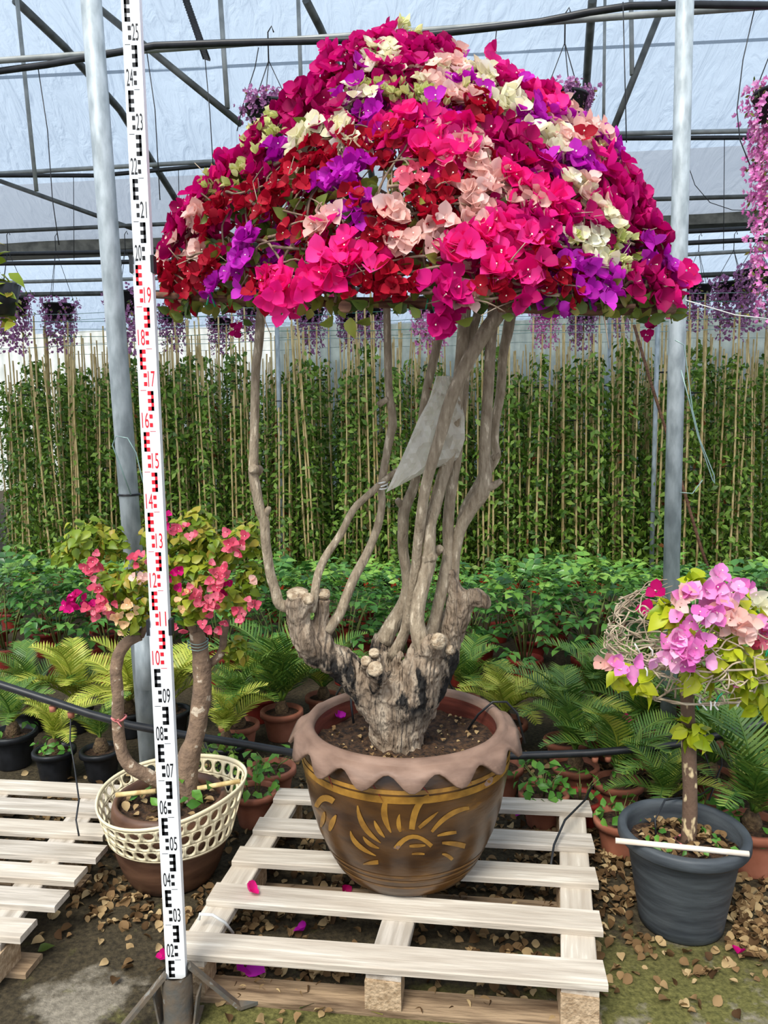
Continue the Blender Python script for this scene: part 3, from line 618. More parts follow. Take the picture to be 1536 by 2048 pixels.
def trunk_material(m):
    t = m.node_tree; N = t.nodes; L = t.links; bs = N['Principled BSDF']; bs.inputs['Roughness'].default_value = 0.9; bs.inputs['Specular IOR Level'].default_value = 0.2
    co = N.new('ShaderNodeTexCoord'); mp = N.new('ShaderNodeMapping'); mp.inputs['Scale'].default_value = (1.6, 1.6, 0.6); L.new(co.outputs['Object'], mp.inputs[0])
    def noise(s, d=8, src=mp.outputs[0]):
        n = N.new('ShaderNodeTexNoise'); n.inputs['Scale'].default_value = s; n.inputs['Detail'].default_value = d; n.inputs['Roughness'].default_value = 0.65; L.new(src, n.inputs['Vector']); return n.outputs[0]
    def ramp(src, *st):
        r = N.new('ShaderNodeValToRGB'); e = r.color_ramp.elements; e[0].position, e[0].color = st[0]; e[1].position, e[1].color = st[-1]
        for p, c in st[1:-1]: q = e.new(p); q.color = c
        L.new(src, r.inputs[0]); return r.outputs[0]
    basec = ramp(noise(16), (0.3, srgb(96, 80, 64)), (0.48, srgb(150, 132, 112)), (0.7, srgb(196, 180, 158)))
    K, Wh = (0, 0, 0, 1), (1, 1, 1, 1)
    blotch = ramp(noise(7), (0.50, K), (0.56, Wh)); sep = N.new('ShaderNodeSeparateXYZ'); L.new(co.outputs['Object'], sep.inputs[0])
    zr = ramp(sep.outputs['Z'], (0.05, K), (0.14, Wh), (0.30, Wh), (0.40, K)); mu = N.new('ShaderNodeMath'); mu.operation = 'MULTIPLY'; L.new(blotch, mu.inputs[0]); L.new(zr, mu.inputs[1])
    mx = N.new('ShaderNodeMixRGB'); L.new(mu.outputs[0], mx.inputs[0]); L.new(basec, mx.inputs[1]); mx.inputs[2].default_value = srgb(44, 42, 40); L.new(mx.outputs[0], bs.inputs['Base Color'])
    w_ = N.new('ShaderNodeTexWave'); w_.wave_type = 'BANDS'; w_.bands_direction = 'X'; w_.inputs['Scale'].default_value = 9; w_.inputs['Distortion'].default_value = 16; w_.inputs['Detail'].default_value = 4; L.new(mp.outputs[0], w_.inputs['Vector'])
    ad = N.new('ShaderNodeMath'); ad.operation = 'ADD'; L.new(w_.outputs[1], ad.inputs[0]); L.new(noise(30), ad.inputs[1])
    b = N.new('ShaderNodeBump'); b.inputs['Strength'].default_value = 0.75; b.inputs['Distance'].default_value = 0.014; L.new(ad.outputs[0], b.inputs['Height']); L.new(b.outputs[0], bs.inputs['Normal'])
trunk_material(bm_); M['trunk_bark'] = bm_
TY = 2.45
tb = at(797, 1500, TY - 0.02)
tree = empty('bougainvillea_tree', (tb.x, tb.y, ZT + 0.415)); tag(tree, 'old bougainvillea tree trained into a broad multicoloured dome, growing in the sun pot', 'tree')
parts_ = []
for pts in ([(797, 1560, 64, 2.46), (797, 1512, 60, 2.46), (795, 1470, 56, 2.45), (793, 1425, 60, 2.45), (800, 1385, 66, 2.45), (800, 1350, 46, 2.45)],
            [(785, 1450, 44, 2.44), (752, 1400, 42, 2.44), (718, 1362, 36, 2.43), (680, 1325, 32, 2.42), (640, 1312, 29, 2.40), (612, 1282, 26, 2.37), (598, 1240, 25, 2.37), (595, 1202, 27, 2.37)],
            [(690, 1330, 26, 2.42), (660, 1312, 21, 2.41), (646, 1272, 19, 2.40), (642, 1238, 16, 2.40), (647, 1196, 15, 2.39)],
            [(808, 1450, 46, 2.45), (826, 1390, 46, 2.43), (842, 1340, 42, 2.41), (852, 1300, 30, 2.39), (874, 1284, 17, 2.34)],
            [(850, 1330, 24, 2.41), (880, 1305, 16, 2.37), (898, 1301, 11, 2.36)],
            [(820, 1450, 34, 2.48), (855, 1395, 30, 2.49), (884, 1325, 29, 2.50), (902, 1265, 27, 2.50), (918, 1215, 29, 2.49), (928, 1188, 28, 2.49)],
            [(915, 1205, 26, 2.49), (945, 1196, 21, 2.47), (968, 1203, 15, 2.46), (980, 1214, 7, 2.46)],
            [(918, 1195, 22, 2.49), (905, 1165, 16, 2.49), (900, 1140, 13, 2.48)],
            [(770, 1400, 30, 2.43), (757, 1365, 20, 2.37), (750, 1338, 17, 2.31)], [(742, 1350, 18, 2.40), (733, 1325, 13, 2.36)], [(755, 1345, 18, 2.42), (748, 1312, 14, 2.40)],
            [(785, 1400, 34, 2.50), (772, 1340, 26, 2.54), (762, 1300, 23, 2.56), (768, 1272, 21, 2.57)], [(800, 1370, 18, 2.46), (790, 1330, 9, 2.45), (805, 1305, 6, 2.45)],
            [(600, 1206, 20, 2.36), (585, 1200, 17, 2.34)], [(607, 1206, 18, 2.36), (617, 1198, 18, 2.35)]):
    branch(tree, 't', pts, col=parts_, n=14, jit=0.07, sub=3)
big = MB()
for q in parts_: big.add(q.v, q.f)
to = big.build('trunk', M['trunk_bark'], tree)
rm = to.modifiers.new('remesh', 'REMESH'); rm.mode = 'VOXEL'; rm.voxel_size = 0.0052; rm.use_smooth_shade = True
smm = to.modifiers.new('smooth', 'SMOOTH'); smm.iterations = 3; smm.factor = 0.5
tx = bpy.data.textures.new('gnarl', 'CLOUDS'); tx.noise_scale = 0.05; dm = to.modifiers.new('gnarl', 'DISPLACE'); dm.texture = tx; dm.strength = 0.018; dm.mid_level = 0.5
tx2 = bpy.data.textures.new('bark_ridges', 'CLOUDS'); tx2.noise_scale = 0.016; tx2.noise_depth = 3; dm2 = to.modifiers.new('ridges', 'DISPLACE'); dm2.texture = tx2; dm2.strength = 0.009; dm2.mid_level = 0.5
M['cut_wood'] = mat('cut_wood', srgb(150, 128, 102), srgb(206, 188, 160), 0.9, 60, 0.5)
for (x, y, r, d, dr) in ((595, 1186, 22, 2.36, (0, -.35, 1)), (617, 1197, 12, 2.335, (.2, -1, .5)), (647, 1186, 14, 2.385, (0, -.4, 1)), (750, 1338, 16, 2.292, (-.1, -1, .25)), (731, 1322, 11, 2.345, (-.4, -.9, .4)), (748, 1305, 11, 2.39, (0, -.5, .9)), (879, 1283, 17, 2.32, (.6, -.8, .1)), (902, 1300, 10, 2.35, (.9, -.5, .1))):
    p = at(x, y, d) - Vector(tree.location); v = Vector(dr).normalized(); b = MB(); rr = r * d / FPX
    b.tube([p - v * 0.012, p + v * 0.003, p + v * 0.006], [rr * 1.02, rr, rr * 0.6], 14, True, 0.05); b.build('cut_stub', M['cut_wood'], tree)
BRS = [
 [(585, 1215, 13, 2.37), (560, 1208, 12, 2.37), (551, 1182, 10.5, 2.37), (540, 1144, 10, 2.37), (532, 1088, 10, 2.36), (529, 1045, 10.5, 2.36), (520, 1019, 10.5, 2.36), (508, 956, 10.5, 2.36), (507, 934, 10, 2.36), (509, 860, 9, 2.36), (511, 748, 9, 2.36), (517, 693, 9, 2.36), (521, 640, 9.5, 2.36), (530, 560, 9, 2.36), (537, 490, 8.5, 2.36)],
 [(622, 1222, 10, 2.37), (629, 1190, 9, 2.37), (636, 1148, 8.5, 2.4), (655, 1107, 8, 2.42), (681, 1069, 7.5, 2.44), (707, 1019, 7.5, 2.46), (737, 990, 7, 2.47), (763, 967, 7, 2.48), (785, 949, 7, 2.49), (815, 925, 6.5, 2.5), (835, 880, 6, 2.5)],
 [(652, 1262, 14, 2.40), (668, 1243, 11, 2.41), (681, 1224, 10.5, 2.42), (697, 1182, 10, 2.44), (712, 1148, 10, 2.46), (734, 1107, 9, 2.48), (755, 1055, 8.5, 2.5), (764, 1010, 7.5, 2.5), (763, 971, 7.5, 2.5), (772, 915, 8, 2.5), (779, 878, 8.5, 2.5), (785, 852, 9, 2.5), (784, 823, 8, 2.5), (778, 786, 7.5, 2.5), (776, 711, 7.5, 2.5), (774, 637, 7.5, 2.5), (772, 560, 7, 2.5), (770, 480, 6, 2.5)],
 [(765, 1285, 20, 2.56), (784, 1250, 17, 2.57), (806, 1212, 15, 2.58), (816, 1175, 13, 2.58), (812, 1137, 11, 2.58), (806, 1099, 11, 2.58), (806, 1056, 11.5, 2.57), (809, 1019, 12, 2.57), (826, 978, 10, 2.56), (836, 930, 9, 2.56), (842, 860, 8.5, 2.56), (852, 785, 8.5, 2.56), (865, 730, 9, 2.56), (878, 674, 8.5, 2.56), (890, 610, 8, 2.56), (900, 540, 7, 2.56)],
 [(785, 1315, 14, 2.5), (810, 1262, 11, 2.48), (821, 1201, 11, 2.46), (831, 1144, 11, 2.44), (836, 1088, 10.5, 2.42), (842, 1035, 11, 2.4), (852, 971, 11, 2.39), (867, 915, 11.5, 2.37), (882, 867, 12, 2.37), (900, 804, 13, 2.36), (923, 748, 14, 2.36), (952, 693, 14.5, 2.36), (980, 650, 15.5, 2.36), (1005, 615, 15, 2.36), (1020, 560, 12, 2.36)],
 [(858, 1310, 24, 2.39), (845, 1290, 20, 2.385), (834, 1246, 16, 2.39), (838, 1201, 15, 2.4), (848, 1163, 15, 2.41), (857, 1126, 15, 2.42), (859, 1088, 13, 2.42), (860, 1050, 13, 2.43), (871, 1008, 13, 2.44), (886, 952, 13, 2.45), (897, 915, 13, 2.46), (908, 850, 12, 2.46), (919, 748, 12, 2.46), (924, 693, 12, 2.46), (930, 619, 12.5, 2.46), (935, 540, 11, 2.46)],
 [(858, 1275, 14, 2.45), (872, 1231, 12, 2.47), (890, 1148, 13, 2.48), (897, 1107, 12, 2.49), (896, 1045, 11.5, 2.5), (904, 971, 11, 2.5), (914, 915, 10, 2.5), (921, 850, 9, 2.5), (930, 770, 8.5, 2.5), (938, 690, 8.5, 2.5), (952, 640, 8.5, 2.5), (965, 590, 8, 2.5)],
 [(905, 1160, 13, 2.49), (910, 1107, 11, 2.49), (920, 1060, 12, 2.5), (941, 1019, 14, 2.5), (963, 986, 16, 2.49), (970, 955, 15, 2.49), (969, 923, 12, 2.49), (971, 860, 11.5, 2.48), (976, 786, 11, 2.48), (980, 711, 11, 2.48), (984, 656, 11, 2.48), (987, 600, 10.5, 2.48), (990, 520, 9, 2.48)],
 [(968, 975, 13, 2.485), (985, 972, 9, 2.48), (1003, 961, 5, 2.475)],
 [(915, 1075, 8, 2.53), (930, 1017, 10, 2.55), (955, 972, 10, 2.57), (975, 938, 12, 2.58), (992, 912, 10, 2.58), (989, 885, 9, 2.58), (991, 841, 9, 2.58), (1001, 786, 9.5, 2.58), (1006, 711, 9, 2.58), (1017, 656, 11, 2.58), (1024, 610, 11, 2.58), (1030, 540, 9, 2.58)],
 [(985, 918, 9, 2.575), (1000, 908, 6, 2.57)]]
for bpts in BRS: branch(tree, 'branch', bpts, 'bark', 12, 0.04)
for (x, y, r, d, dr) in ((506, 938, 10, 2.345, (-.5, -.9, .2)), (536, 1020, 6, 2.355, (.5, -.3, 1)), (797, 1003, 7, 2.565, (-.7, -.3, 1)), (879, 1098, 9, 2.44, (.4, -.8, .5)), (897, 872, 9, 2.44, (.3, -1, .3)), (772, 800, 6, 2.49, (.8, -.3, .5)), (866, 1112, 12, 2.41, (.9, -.3, .6))):
    p = at(x, y, d) - Vector(tree.location); v = Vector(dr).normalized(); b = MB(); rr = r * d / FPX
    b.tube([p - v * 0.03, p + v * 0.004, p + v * 0.010], [rr * 1.1, rr, rr * 0.7], 10, True, 0.06); b.build('pruned_knot', M['bark'], tree)

# --- dome of blossom
OUT = [(612, 330, 1360), (560, 322, 1352), (500, 335, 1322), (450, 358, 1305), (400, 388, 1280), (350, 442, 1258), (300, 500, 1222), (260, 528, 1188), (220, 572, 1130), (180, 618, 1055), (150, 650, 975), (120, 676, 900), (100, 715, 850), (85, 760, 815)]
DY = 2.42
ZB = at(820, 612, DY).z; ZTOP = at(800, 72, DY).z
def to_px(p):
    d = p - EYEV; z = d.dot(cF); return 768 + FPX * d.dot(cR) / z, 1024 - FPX * d.dot(cU) / z
def dome_section(h):
    """h 0..1 -> left x, right x, z at the dome's mid-depth"""
    y = 612 + (72 - 612) * h
    for (ya, la, ra), (yb, lb, rb_) in zip(OUT, OUT[1:]):
        if yb <= y <= ya:
            t = (ya - y) / (ya - yb); l = la + (lb - la) * t; r_ = ra + (rb_ - ra) * t; break
    else: l, r_ = 770, 812
    m_ = (l + r_) / 2; k_ = 0.985
    return at(m_ + (l - m_) * k_, y, DY), at(m_ + (r_ - m_) * k_, y, DY)
def dome_pt(h, th, rad=1.0):
    y = 612 + (72 - 612) * h; a, b_ = dome_section(h); xa, xb = to_px(a)[0], to_px(b_)[0]; hw = (b_ - a).length / 2; dp = min(0.50, hw * 0.60)
    cx_ = (xa + xb) / 2; return at(cx_ + math.cos(th) * (xb - xa) / 2 * rad, y + (1 - rad) * 60 * h, DY + math.sin(th) * dp * rad)
PATCH = [(715, 105, 'magenta'), (660, 140, 'magenta'), (820, 98, 'magenta'), (780, 150, 'crimson'), (850, 120, 'crimson'), (620, 195, 'crimson'), (585, 220, 'crimson'), (660, 240, 'crimson'), (690, 170, 'crimson'), (500, 285, 'crimson'), (520, 300, 'crimson'),
 (470, 335, 'magenta'), (430, 350, 'hot_pink'), (395, 375, 'magenta'), (355, 405, 'magenta'), (325, 450, 'crimson'), (305, 490, 'crimson'), (350, 470, 'crimson'), (330, 560, 'red'), (370, 540, 'red'),
 (765, 135, 'cream'), (850, 155, 'cream'), (765, 185, 'lime_bud'), (900, 148, 'pale_pink'), (960, 160, 'cream'), (940, 180, 'lime_bud'), (1012, 205, 'cream'), (880, 200, 'pale_pink'), (925, 205, 'pale_pink'), (860, 220, 'lime_bud'), (700, 185, 'lime_bud'), (720, 200, 'cream'),
 (540, 255, 'lime_bud'), (515, 285, 'lime_bud'), (485, 318, 'lime_bud'), (445, 365, 'lime_bud'), (425, 380, 'lime_bud'), (405, 432, 'pale_pink'), (600, 300, 'cream'), (645, 262, 'cream'), (690, 265, 'cream'), (555, 275, 'lime_bud'), (500, 345, 'lime_bud'), (350, 495, 'pale_pink'),
 (680, 210, 'purple'), (750, 210, 'purple'), (565, 310, 'purple'), (690, 355, 'purple'), (655, 375, 'purple'), (1045, 240, 'purple'), (1095, 235, 'purple'), (870, 232, 'purple'), (1240, 300, 'purple'), (1225, 280, 'purple'), (500, 490, 'purple'), (485, 535, 'purple'), (440, 570, 'purple'), (1130, 318, 'purple'), (1175, 350, 'purple'), (925, 175, 'purple'), (715, 420, 'purple'),
 (1080, 210, 'hot_pink'), (1105, 200, 'magenta'), (1030, 180, 'magenta'), (1000, 160, 'magenta'), (825, 262, 'magenta'), (800, 240, 'hot_pink'), (870, 290, 'hot_pink'), (900, 310, 'hot_pink'), (850, 310, 'red'), (900, 265, 'hot_pink'), (960, 230, 'red'), (940, 260, 'crimson'), (980, 290, 'crimson'), (1020, 310, 'crimson'), (1050, 290, 'crimson'), (790, 265, 'hot_pink'),
 (1060, 370, 'hot_pink'), (1100, 410, 'hot_pink'), (1020, 360, 'hot_pink'), (1130, 440, 'magenta'), (1045, 430, 'magenta'), (1085, 455, 'magenta'), (970, 470, 'hot_pink'), (930, 500, 'hot_pink'), (990, 510, 'hot_pink'), (960, 540, 'hot_pink'), (900, 510, 'hot_pink'), (1060, 495, 'hot_pink'), (1020, 460, 'hot_pink'), (1030, 540, 'hot_pink'),
 (690, 500, 'hot_pink'), (670, 530, 'hot_pink'), (700, 545, 'hot_pink'), (650, 570, 'hot_pink'), (575, 590, 'hot_pink'), (720, 520, 'hot_pink'), (560, 580, 'hot_pink'), (1310, 440, 'magenta'), (1365, 570, 'hot_pink'), (1240, 350, 'magenta'), (1280, 390, 'magenta'), (1260, 430, 'crimson'), (1215, 380, 'magenta'), (1200, 400, 'magenta'), (1290, 420, 'crimson'), (1190, 330, 'magenta'),
 (640, 300, 'red'), (660, 330, 'red'), (590, 340, 'red'), (620, 370, 'red'), (560, 385, 'red'), (500, 400, 'red'), (460, 420, 'red'), (440, 440, 'red'), (790, 280, 'red'), (740, 290, 'red'), (850, 400, 'red'), (890, 380, 'red'), (870, 440, 'red'), (750, 440, 'red'), (730, 390, 'red'), (840, 345, 'coral'), (760, 470, 'red'), (380, 460, 'crimson'), (540, 420, 'red'), (540, 560, 'red'), (430, 540, 'red'), (400, 560, 'red'), (770, 570, 'red'), (820, 590, 'red'), (740, 570, 'red'), (990, 570, 'red'), (600, 450, 'red'),
 (940, 325, 'pale_pink'), (990, 365, 'pale_pink'), (950, 410, 'pale_pink'), (945, 430, 'pale_pink'), (800, 435, 'pale_pink'), (800, 475, 'pale_pink'), (1130, 290, 'pale_pink'), (1160, 265, 'pale_pink'), (1195, 290, 'pale_pink'), (1100, 280, 'cream'), (1115, 300, 'cream'), (880, 470, 'pale_pink'), (1050, 400, 'pale_pink'), (650, 455, 'pale_pink'), (1170, 400, 'pale_pink'), (1150, 380, 'cream'),
 (1200, 440, 'cream'), (1230, 480, 'lime_bud'), (1150, 490, 'cream'), (1190, 515, 'cream'), (1220, 525, 'lime_bud'), (1130, 485, 'lime_bud'), (1215, 560, 'purple'),
 (1150, 550, 'purple'), (1200, 580, 'purple'), (1280, 510, 'purple'), (1335, 540, 'purple'), (1120, 520, 'purple'), (1250, 560, 'crimson'), (1290, 560, 'crimson'), (1320, 480, 'crimson'), (1300, 600, 'crimson'), (1090, 540, 'red'), (1040, 570, 'crimson'), (1130, 575, 'red'), (895, 620, 'magenta'), (1180, 450, 'crimson')]
rr = random.Random(5); flowers = []
def sparse(px, py): return 0.5 if (400 < px < 880 and 345 < py < 600) else 0.85 if px > 1130 and py > 470 else 1.0
def add_cluster(h, th, col, n=None, spread=1.0, out_=None):
    c = dome_pt(h, th, out_ or rr.uniform(0.92, 1.0)); e = 0.02
    nrm = (dome_pt(min(1, h + e), th) - dome_pt(max(0, h - e), th)).cross(dome_pt(h, th + e) - dome_pt(h, th - e))
    ctr = Vector((dome_pt(h, th, 0).x, DY, c.z - 0.25)); out = (c - ctr).normalized()
    if nrm.length < 1e-9 or nrm.dot(out) < 0: nrm = -nrm if nrm.length > 1e-9 else out
    nrm = (nrm.normalized() + out).normalized()
    bud = col in ('lime_bud',); big_ = {'hot_pink': 1.3, 'magenta': 1.25, 'crimson': 1.12, 'purple': 1.05, 'red': 0.88, 'cream': 1.0, 'pale_pink': 1.05, 'lime_bud': 0.95, 'coral': 1.0}[col]
    for _ in range((n or rr.randint(6, 9)) + (4 if col in ('cream', 'pale_pink', 'lime_bud') else 0)):
        d = Vector((rr.gauss(0, 1), rr.gauss(0, 1), rr.gauss(0, 1))) * 0.027 * spread * 0.9; d -= nrm * d.dot(nrm) * 0.5
        z = (nrm + Vector((rr.gauss(0, 1), rr.gauss(0, 1), rr.gauss(0, 1))) * 0.42)
        flowers.append((c + d, z, col, bud, big_ * rr.uniform(0.72, 1.06)))
# patches named in the colour map first, then the gaps between them
front = []
for _ in range(1500):
    h = 1 - math.sqrt(rr.random()) if rr.random() < 0.5 else rr.random() ** 1.2
    th = rr.uniform(-PI, 0) if rr.random() < 0.74 else rr.uniform(0, PI)
    h = .045 + .955 * h; p = dome_pt(h, th); front.append((h, th, p))
kept = []
for x, y, col in PATCH:   # each colour patch of the dome gets its own cluster first
    h = min(.985, max(.01, (612 - y) / 540)); a, b_ = dome_section(h); xa, xb = to_px(a)[0], to_px(b_)[0]; cs = (2 * x - xa - xb) / (xb - xa)
    th = -math.acos(max(-.97, min(.97, cs))); h = max(h, .07); kept.append(dome_pt(h, th)); add_cluster(h, th, col, out_=1.03)
for h, th, p in front:
    x, y = to_px(p); s_ = sparse(x, y)
    if any((p - q).length < (0.047 if th < 0 else 0.075) / s_ for q in kept): continue
    kept.append(p)
    col = min(PATCH, key=lambda q: (q[0] - x) ** 2 + (q[1] - y) ** 2 + rr.uniform(0, 300))[2]
    if rr.random() < 0.10: col = rr.choice(['cream', 'pale_pink', 'lime_bud', 'lime_bud', 'purple'])
    add_cluster(h, th, col, rr.randint(3, 6) if s_ < 1 else None)
for _ in range(330):   # blossom deeper inside the dome
    h = .06 + rr.random() ** 1.3 * 0.87; th = rr.uniform(-PI, 0.6); rad = rr.uniform(0.74, 0.9); x, y = to_px(dome_pt(h, th, 1))
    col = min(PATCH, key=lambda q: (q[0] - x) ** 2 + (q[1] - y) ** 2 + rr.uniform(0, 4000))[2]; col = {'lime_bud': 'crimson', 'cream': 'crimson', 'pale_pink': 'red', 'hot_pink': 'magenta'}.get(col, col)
    p = dome_pt(h, th, rad)
    for _k in range(4): flowers.append((p + Vector((rr.gauss(0, .03), rr.gauss(0, .03), rr.gauss(0, .03))), Vector((rr.gauss(0, .6), -.6 + rr.gauss(0, .5), .5 + rr.gauss(0, .5))), col, False, rr.uniform(0.8, 1.1)))
for px, py, col in ((575, 590, 'hot_pink'), (560, 600, 'hot_pink'), (895, 625, 'magenta'), (905, 640, 'magenta'), (1303, 655, 'crimson'), (470, 640, 'crimson'), (1365, 572, 'hot_pink'), (1370, 560, 'hot_pink')):
    p = at(px, py, 1.98 if px < 1200 and px > 500 else 2.35)
    for _ in range(4): flowers.append((p + Vector((rr.gauss(0, .02), rr.gauss(0, .02), rr.gauss(0, .02))), Vector((rr.gauss(0, .5), -1, rr.gauss(-.2, .5))), col, False, rr.uniform(0.9, 1.2) if py < 650 and px != 470 else 0.7))
tl = Vector(tree.location)
vis = sorted(range(len(flowers)), key=lambda i: (flowers[i][0] - EYEV).length / flowers[i][4] + (0.6 if flowers[i][1].y > 0.3 else 0))
single = set(vis[:300]); rest = {}
for i, (p, z, col, bud, s_) in enumerate(flowers):
    k = i % (2 if bud else 3)
    if i in single:
        o = new('flower', fmesh(col, k, bud), tree); o.matrix_basis = trs(p - tl, frame(z, rr.uniform(0, 6.28)), s_)
        o['label'] = {'lime_bud': 'pale lime bud'}.get(col, col.replace('_', ' ') + ' flower')
    else: rest.setdefault((col, k, bud), []).append(trs(p - tl, frame(z, rr.uniform(0, 6.28)), s_))
for col in sorted({k[0] for k in rest}):
    pr = []
    for (c_, k, bud), Ms in rest.items():
        if c_ == col: v, f_, m_ = arr((BUD if bud else FLOW)[k]); pr.append((v, f_, m_, Ms, 0))
    tag(scatter('massed_flowers', pr, [BR[col], M['pollen']], tree), col.replace('_', ' ') + ' blossom massed over the dome', kind='stuff')
# twigs over the dome, rooted on the branches
tws = MB()
def soft(pts, sub=3):
    pts = [Vector(p) for p in pts]; out = []
    for i in range(len(pts) - 1):
        p0, p1, p2, p3 = pts[max(i - 1, 0)], pts[i], pts[i + 1], pts[min(i + 2, len(pts) - 1)]
        for k in range(sub):
            t = k / sub; out.append(0.5 * ((2 * p1) + (p2 - p0) * t + (2 * p0 - 5 * p1 + 4 * p2 - p3) * t * t + (p3 - p0 + 3 * (p1 - p2)) * t ** 3))
    return out + [pts[-1]]
def twig_line(h0, th0, h1, th1, n=7, rad=(0.0045, 0.0016), r0=0.9, r1=1.0, wob=0.008):
    P = [dome_pt(h0 + (h1 - h0) * t, th0 + (th1 - th0) * t, r0 + (r1 - r0) * t) + Vector((rr.gauss(0, wob), rr.gauss(0, wob), rr.gauss(0, wob))) - tl for t in [i / (n - 1) for i in range(n)]]
    P = soft(P); b = MB(); b.tube(P, [rad[0] + (rad[1] - rad[0]) * i / (len(P) - 1) for i in range(len(P))], 5); return b
for k in range(64):
    th = -PI * (k + rr.random()) / 64 if k < 50 else rr.uniform(0, PI)
    twig_line(rr.uniform(0, 0.25), th, rr.uniform(0.4, 0.95), th + rr.uniform(-0.5, 0.5), 9).build('twig', M['twig'], tree)
for k in range(46):
    th = rr.uniform(-PI, -0.05); h = rr.uniform(0.0, 0.55); twig_line(h, th, max(0, h + rr.uniform(-0.12, 0.2)), th + rr.choice((-1, 1)) * rr.uniform(0.25, 0.6), 7, (0.0048, 0.0016), 1.0, 1.03).build('twig', M['twig'], tree)
for k in range(70):
    th = rr.uniform(-PI, 0); h = rr.uniform(0.0, 0.5); p = dome_pt(h, th, 0.97) - tl; d = Vector((rr.gauss(0, 1), rr.gauss(-.3, 1), rr.gauss(0, 1))).normalized() * rr.uniform(0.06, 0.13)
    tws.tube([p, p + d * 0.5 + Vector((0, 0, rr.uniform(-.02, .02))), p + d], [0.0025, 0.002, 0.001], 4)
for i in range(len(BRS)):   # limbs fan out under the dome
    x, y, r_, d = BRS[i][-1]
    if y > 650: continue
    for k in range(5):
        p = at(x, y + 30, d); q = dome_pt(rr.uniform(0.1, 0.6), rr.uniform(-PI, PI), 0.9); m2 = (p + q) / 2 + Vector((rr.uniform(-.06, .06), rr.uniform(-.06, .06), 0.03))
        b = MB(); b.tube([p - tl, p.lerp(m2, .5) - tl, m2 - tl, q.lerp(m2, .5) - tl, q - tl], [0.011, 0.009, 0.007, 0.005, 0.003], 6, True, 0.08); b.build('twig', M['twig'], tree)
tag(tws.build('twigs', M['twig_pale'], tree), 'fine pale twig ends', kind='stuff')
# leaves of the dome
lf = MB(); lf.add(*petal(0.045, 0.030, 0.1, -0.2, 2, 4, fold=0.18)); lme = lf.mesh('leaf', LEAF['boug'])
lv, lff, lm = arr(lf); leaves = []
for _ in range(2000):
    th = rr.uniform(-PI, 0) if rr.random() < 0.85 else rr.uniform(0, PI); h = rr.random() ** 1.5; p = dome_pt(h, th, rr.uniform(0.82, 1.02)); x, y = to_px(p)
    if sparse(x, y) == 1.0 and rr.random() < 0.72: continue
    leaves.append((p, Vector((rr.gauss(0, 1), rr.gauss(-.6, .7), rr.gauss(0.2, .8))), rr.uniform(0.55, 1.15)))
for _ in range(70):
    th = rr.uniform(-PI, 0); p = dome_pt(rr.uniform(0, 0.04), th, 1.0) - Vector((0, 0, rr.uniform(0, .05))); leaves.append((p, Vector((rr.gauss(0, .6), -.8, rr.gauss(-.6, .4))), rr.uniform(.7, 1.25)))
leaves.sort(key=lambda q: (q[0] - EYEV).length); Ms = []
for i, (p, z, s_) in enumerate(leaves):
    Mx = trs(p - tl, frame(z, rr.uniform(0, 6.28)), s_)
    if i < 300: new('leaf', lme, tree).matrix_basis = Mx
    else: Ms.append(Mx)
tag(scatter('leaves', [(lv, lff, lm, Ms, 0)], [LEAF['boug']], tree), kind='stuff')
# wooden poles and ties that carry the dome
fr_ = empty('support_frame', at(830, 606, 2.4)); tag(fr_, 'horizontal brown wooden poles tied beneath the flowering dome', 'support frame')
fl = Vector(fr_.location)
for a, b_, r_ in ((((305, 590, 2.30), (905, 612, 2.02)), 0, 0.010), (((1000, 612, 2.05), (1345, 618, 2.30)), 0, 0.0165), (((330, 605, 2.5), (1080, 606, 2.62)), 0, 0.009), (((690, 613, 1.96), (705, 612, 2.9)), 0, 0.0165),
                  (((470, 598, 2.2), (1335, 597, 2.65)), 0, 0.008), (((1020, 606, 2.0), (990, 612, 2.85)), 0, 0.012), (((400, 600, 2.15), (1270, 612, 2.15)), 0, 0.006)):
    p, q = at(*a[0]) - fl, at(*a[1]) - fl; b = MB(); b.tube([p, p.lerp(q, .5) + Vector((0, 0, -.006)), q], r_, 10, True, 0.06); b.build('pole', M['rod_brown'], fr_)
for x, y, d in ((1050, 603, 2.03), (425, 597, 2.15), (860, 605, 2.01), (1172, 603, 2.14)):
    b = MB(); p = at(x, y, d) - fl; b.tube([p + Vector((0, -.012, .02)), p + Vector((.003, -.02, 0)), p + Vector((.01, -.018, -.025))], 0.0028, 5); b.tube([p + Vector((-.004, -.014, .015)), p + Vector((-.012, -.02, -.02))], 0.0025, 5); b.build('green_tie', M['tie_green'], fr_)
# ------------------------------------------------------------------ generic pots
def pot_parts(parent, r, h, m_, rim=0.012, soil='soil', n=24, taper=0.74, fill=0.86):
    b = MB(); b.lathe([(0, 0), (r * taper, 0), (r * taper * 1.02, 0.006), (r * 0.97, h * 0.86), (r * 0.97, h)], n); b.build('body', M[m_], parent)
    b = MB(); b.lathe([(r * 0.97, h - 0.03 * (r / 0.1)), (r + rim, h - 0.028 * (r / 0.1)), (r + rim, h - 0.004), (r + rim * .7, h), (r * 0.93, h), (r * 0.90, h * fill - 0.01)], n); b.build('rim', M[m_], parent)
    b = MB(); b.lathe([(r * 0.905, h * fill), (r * 0.5, h * fill + 0.006), (0.0, h * fill + 0.012)], n); b.build('soil', M[soil], parent)
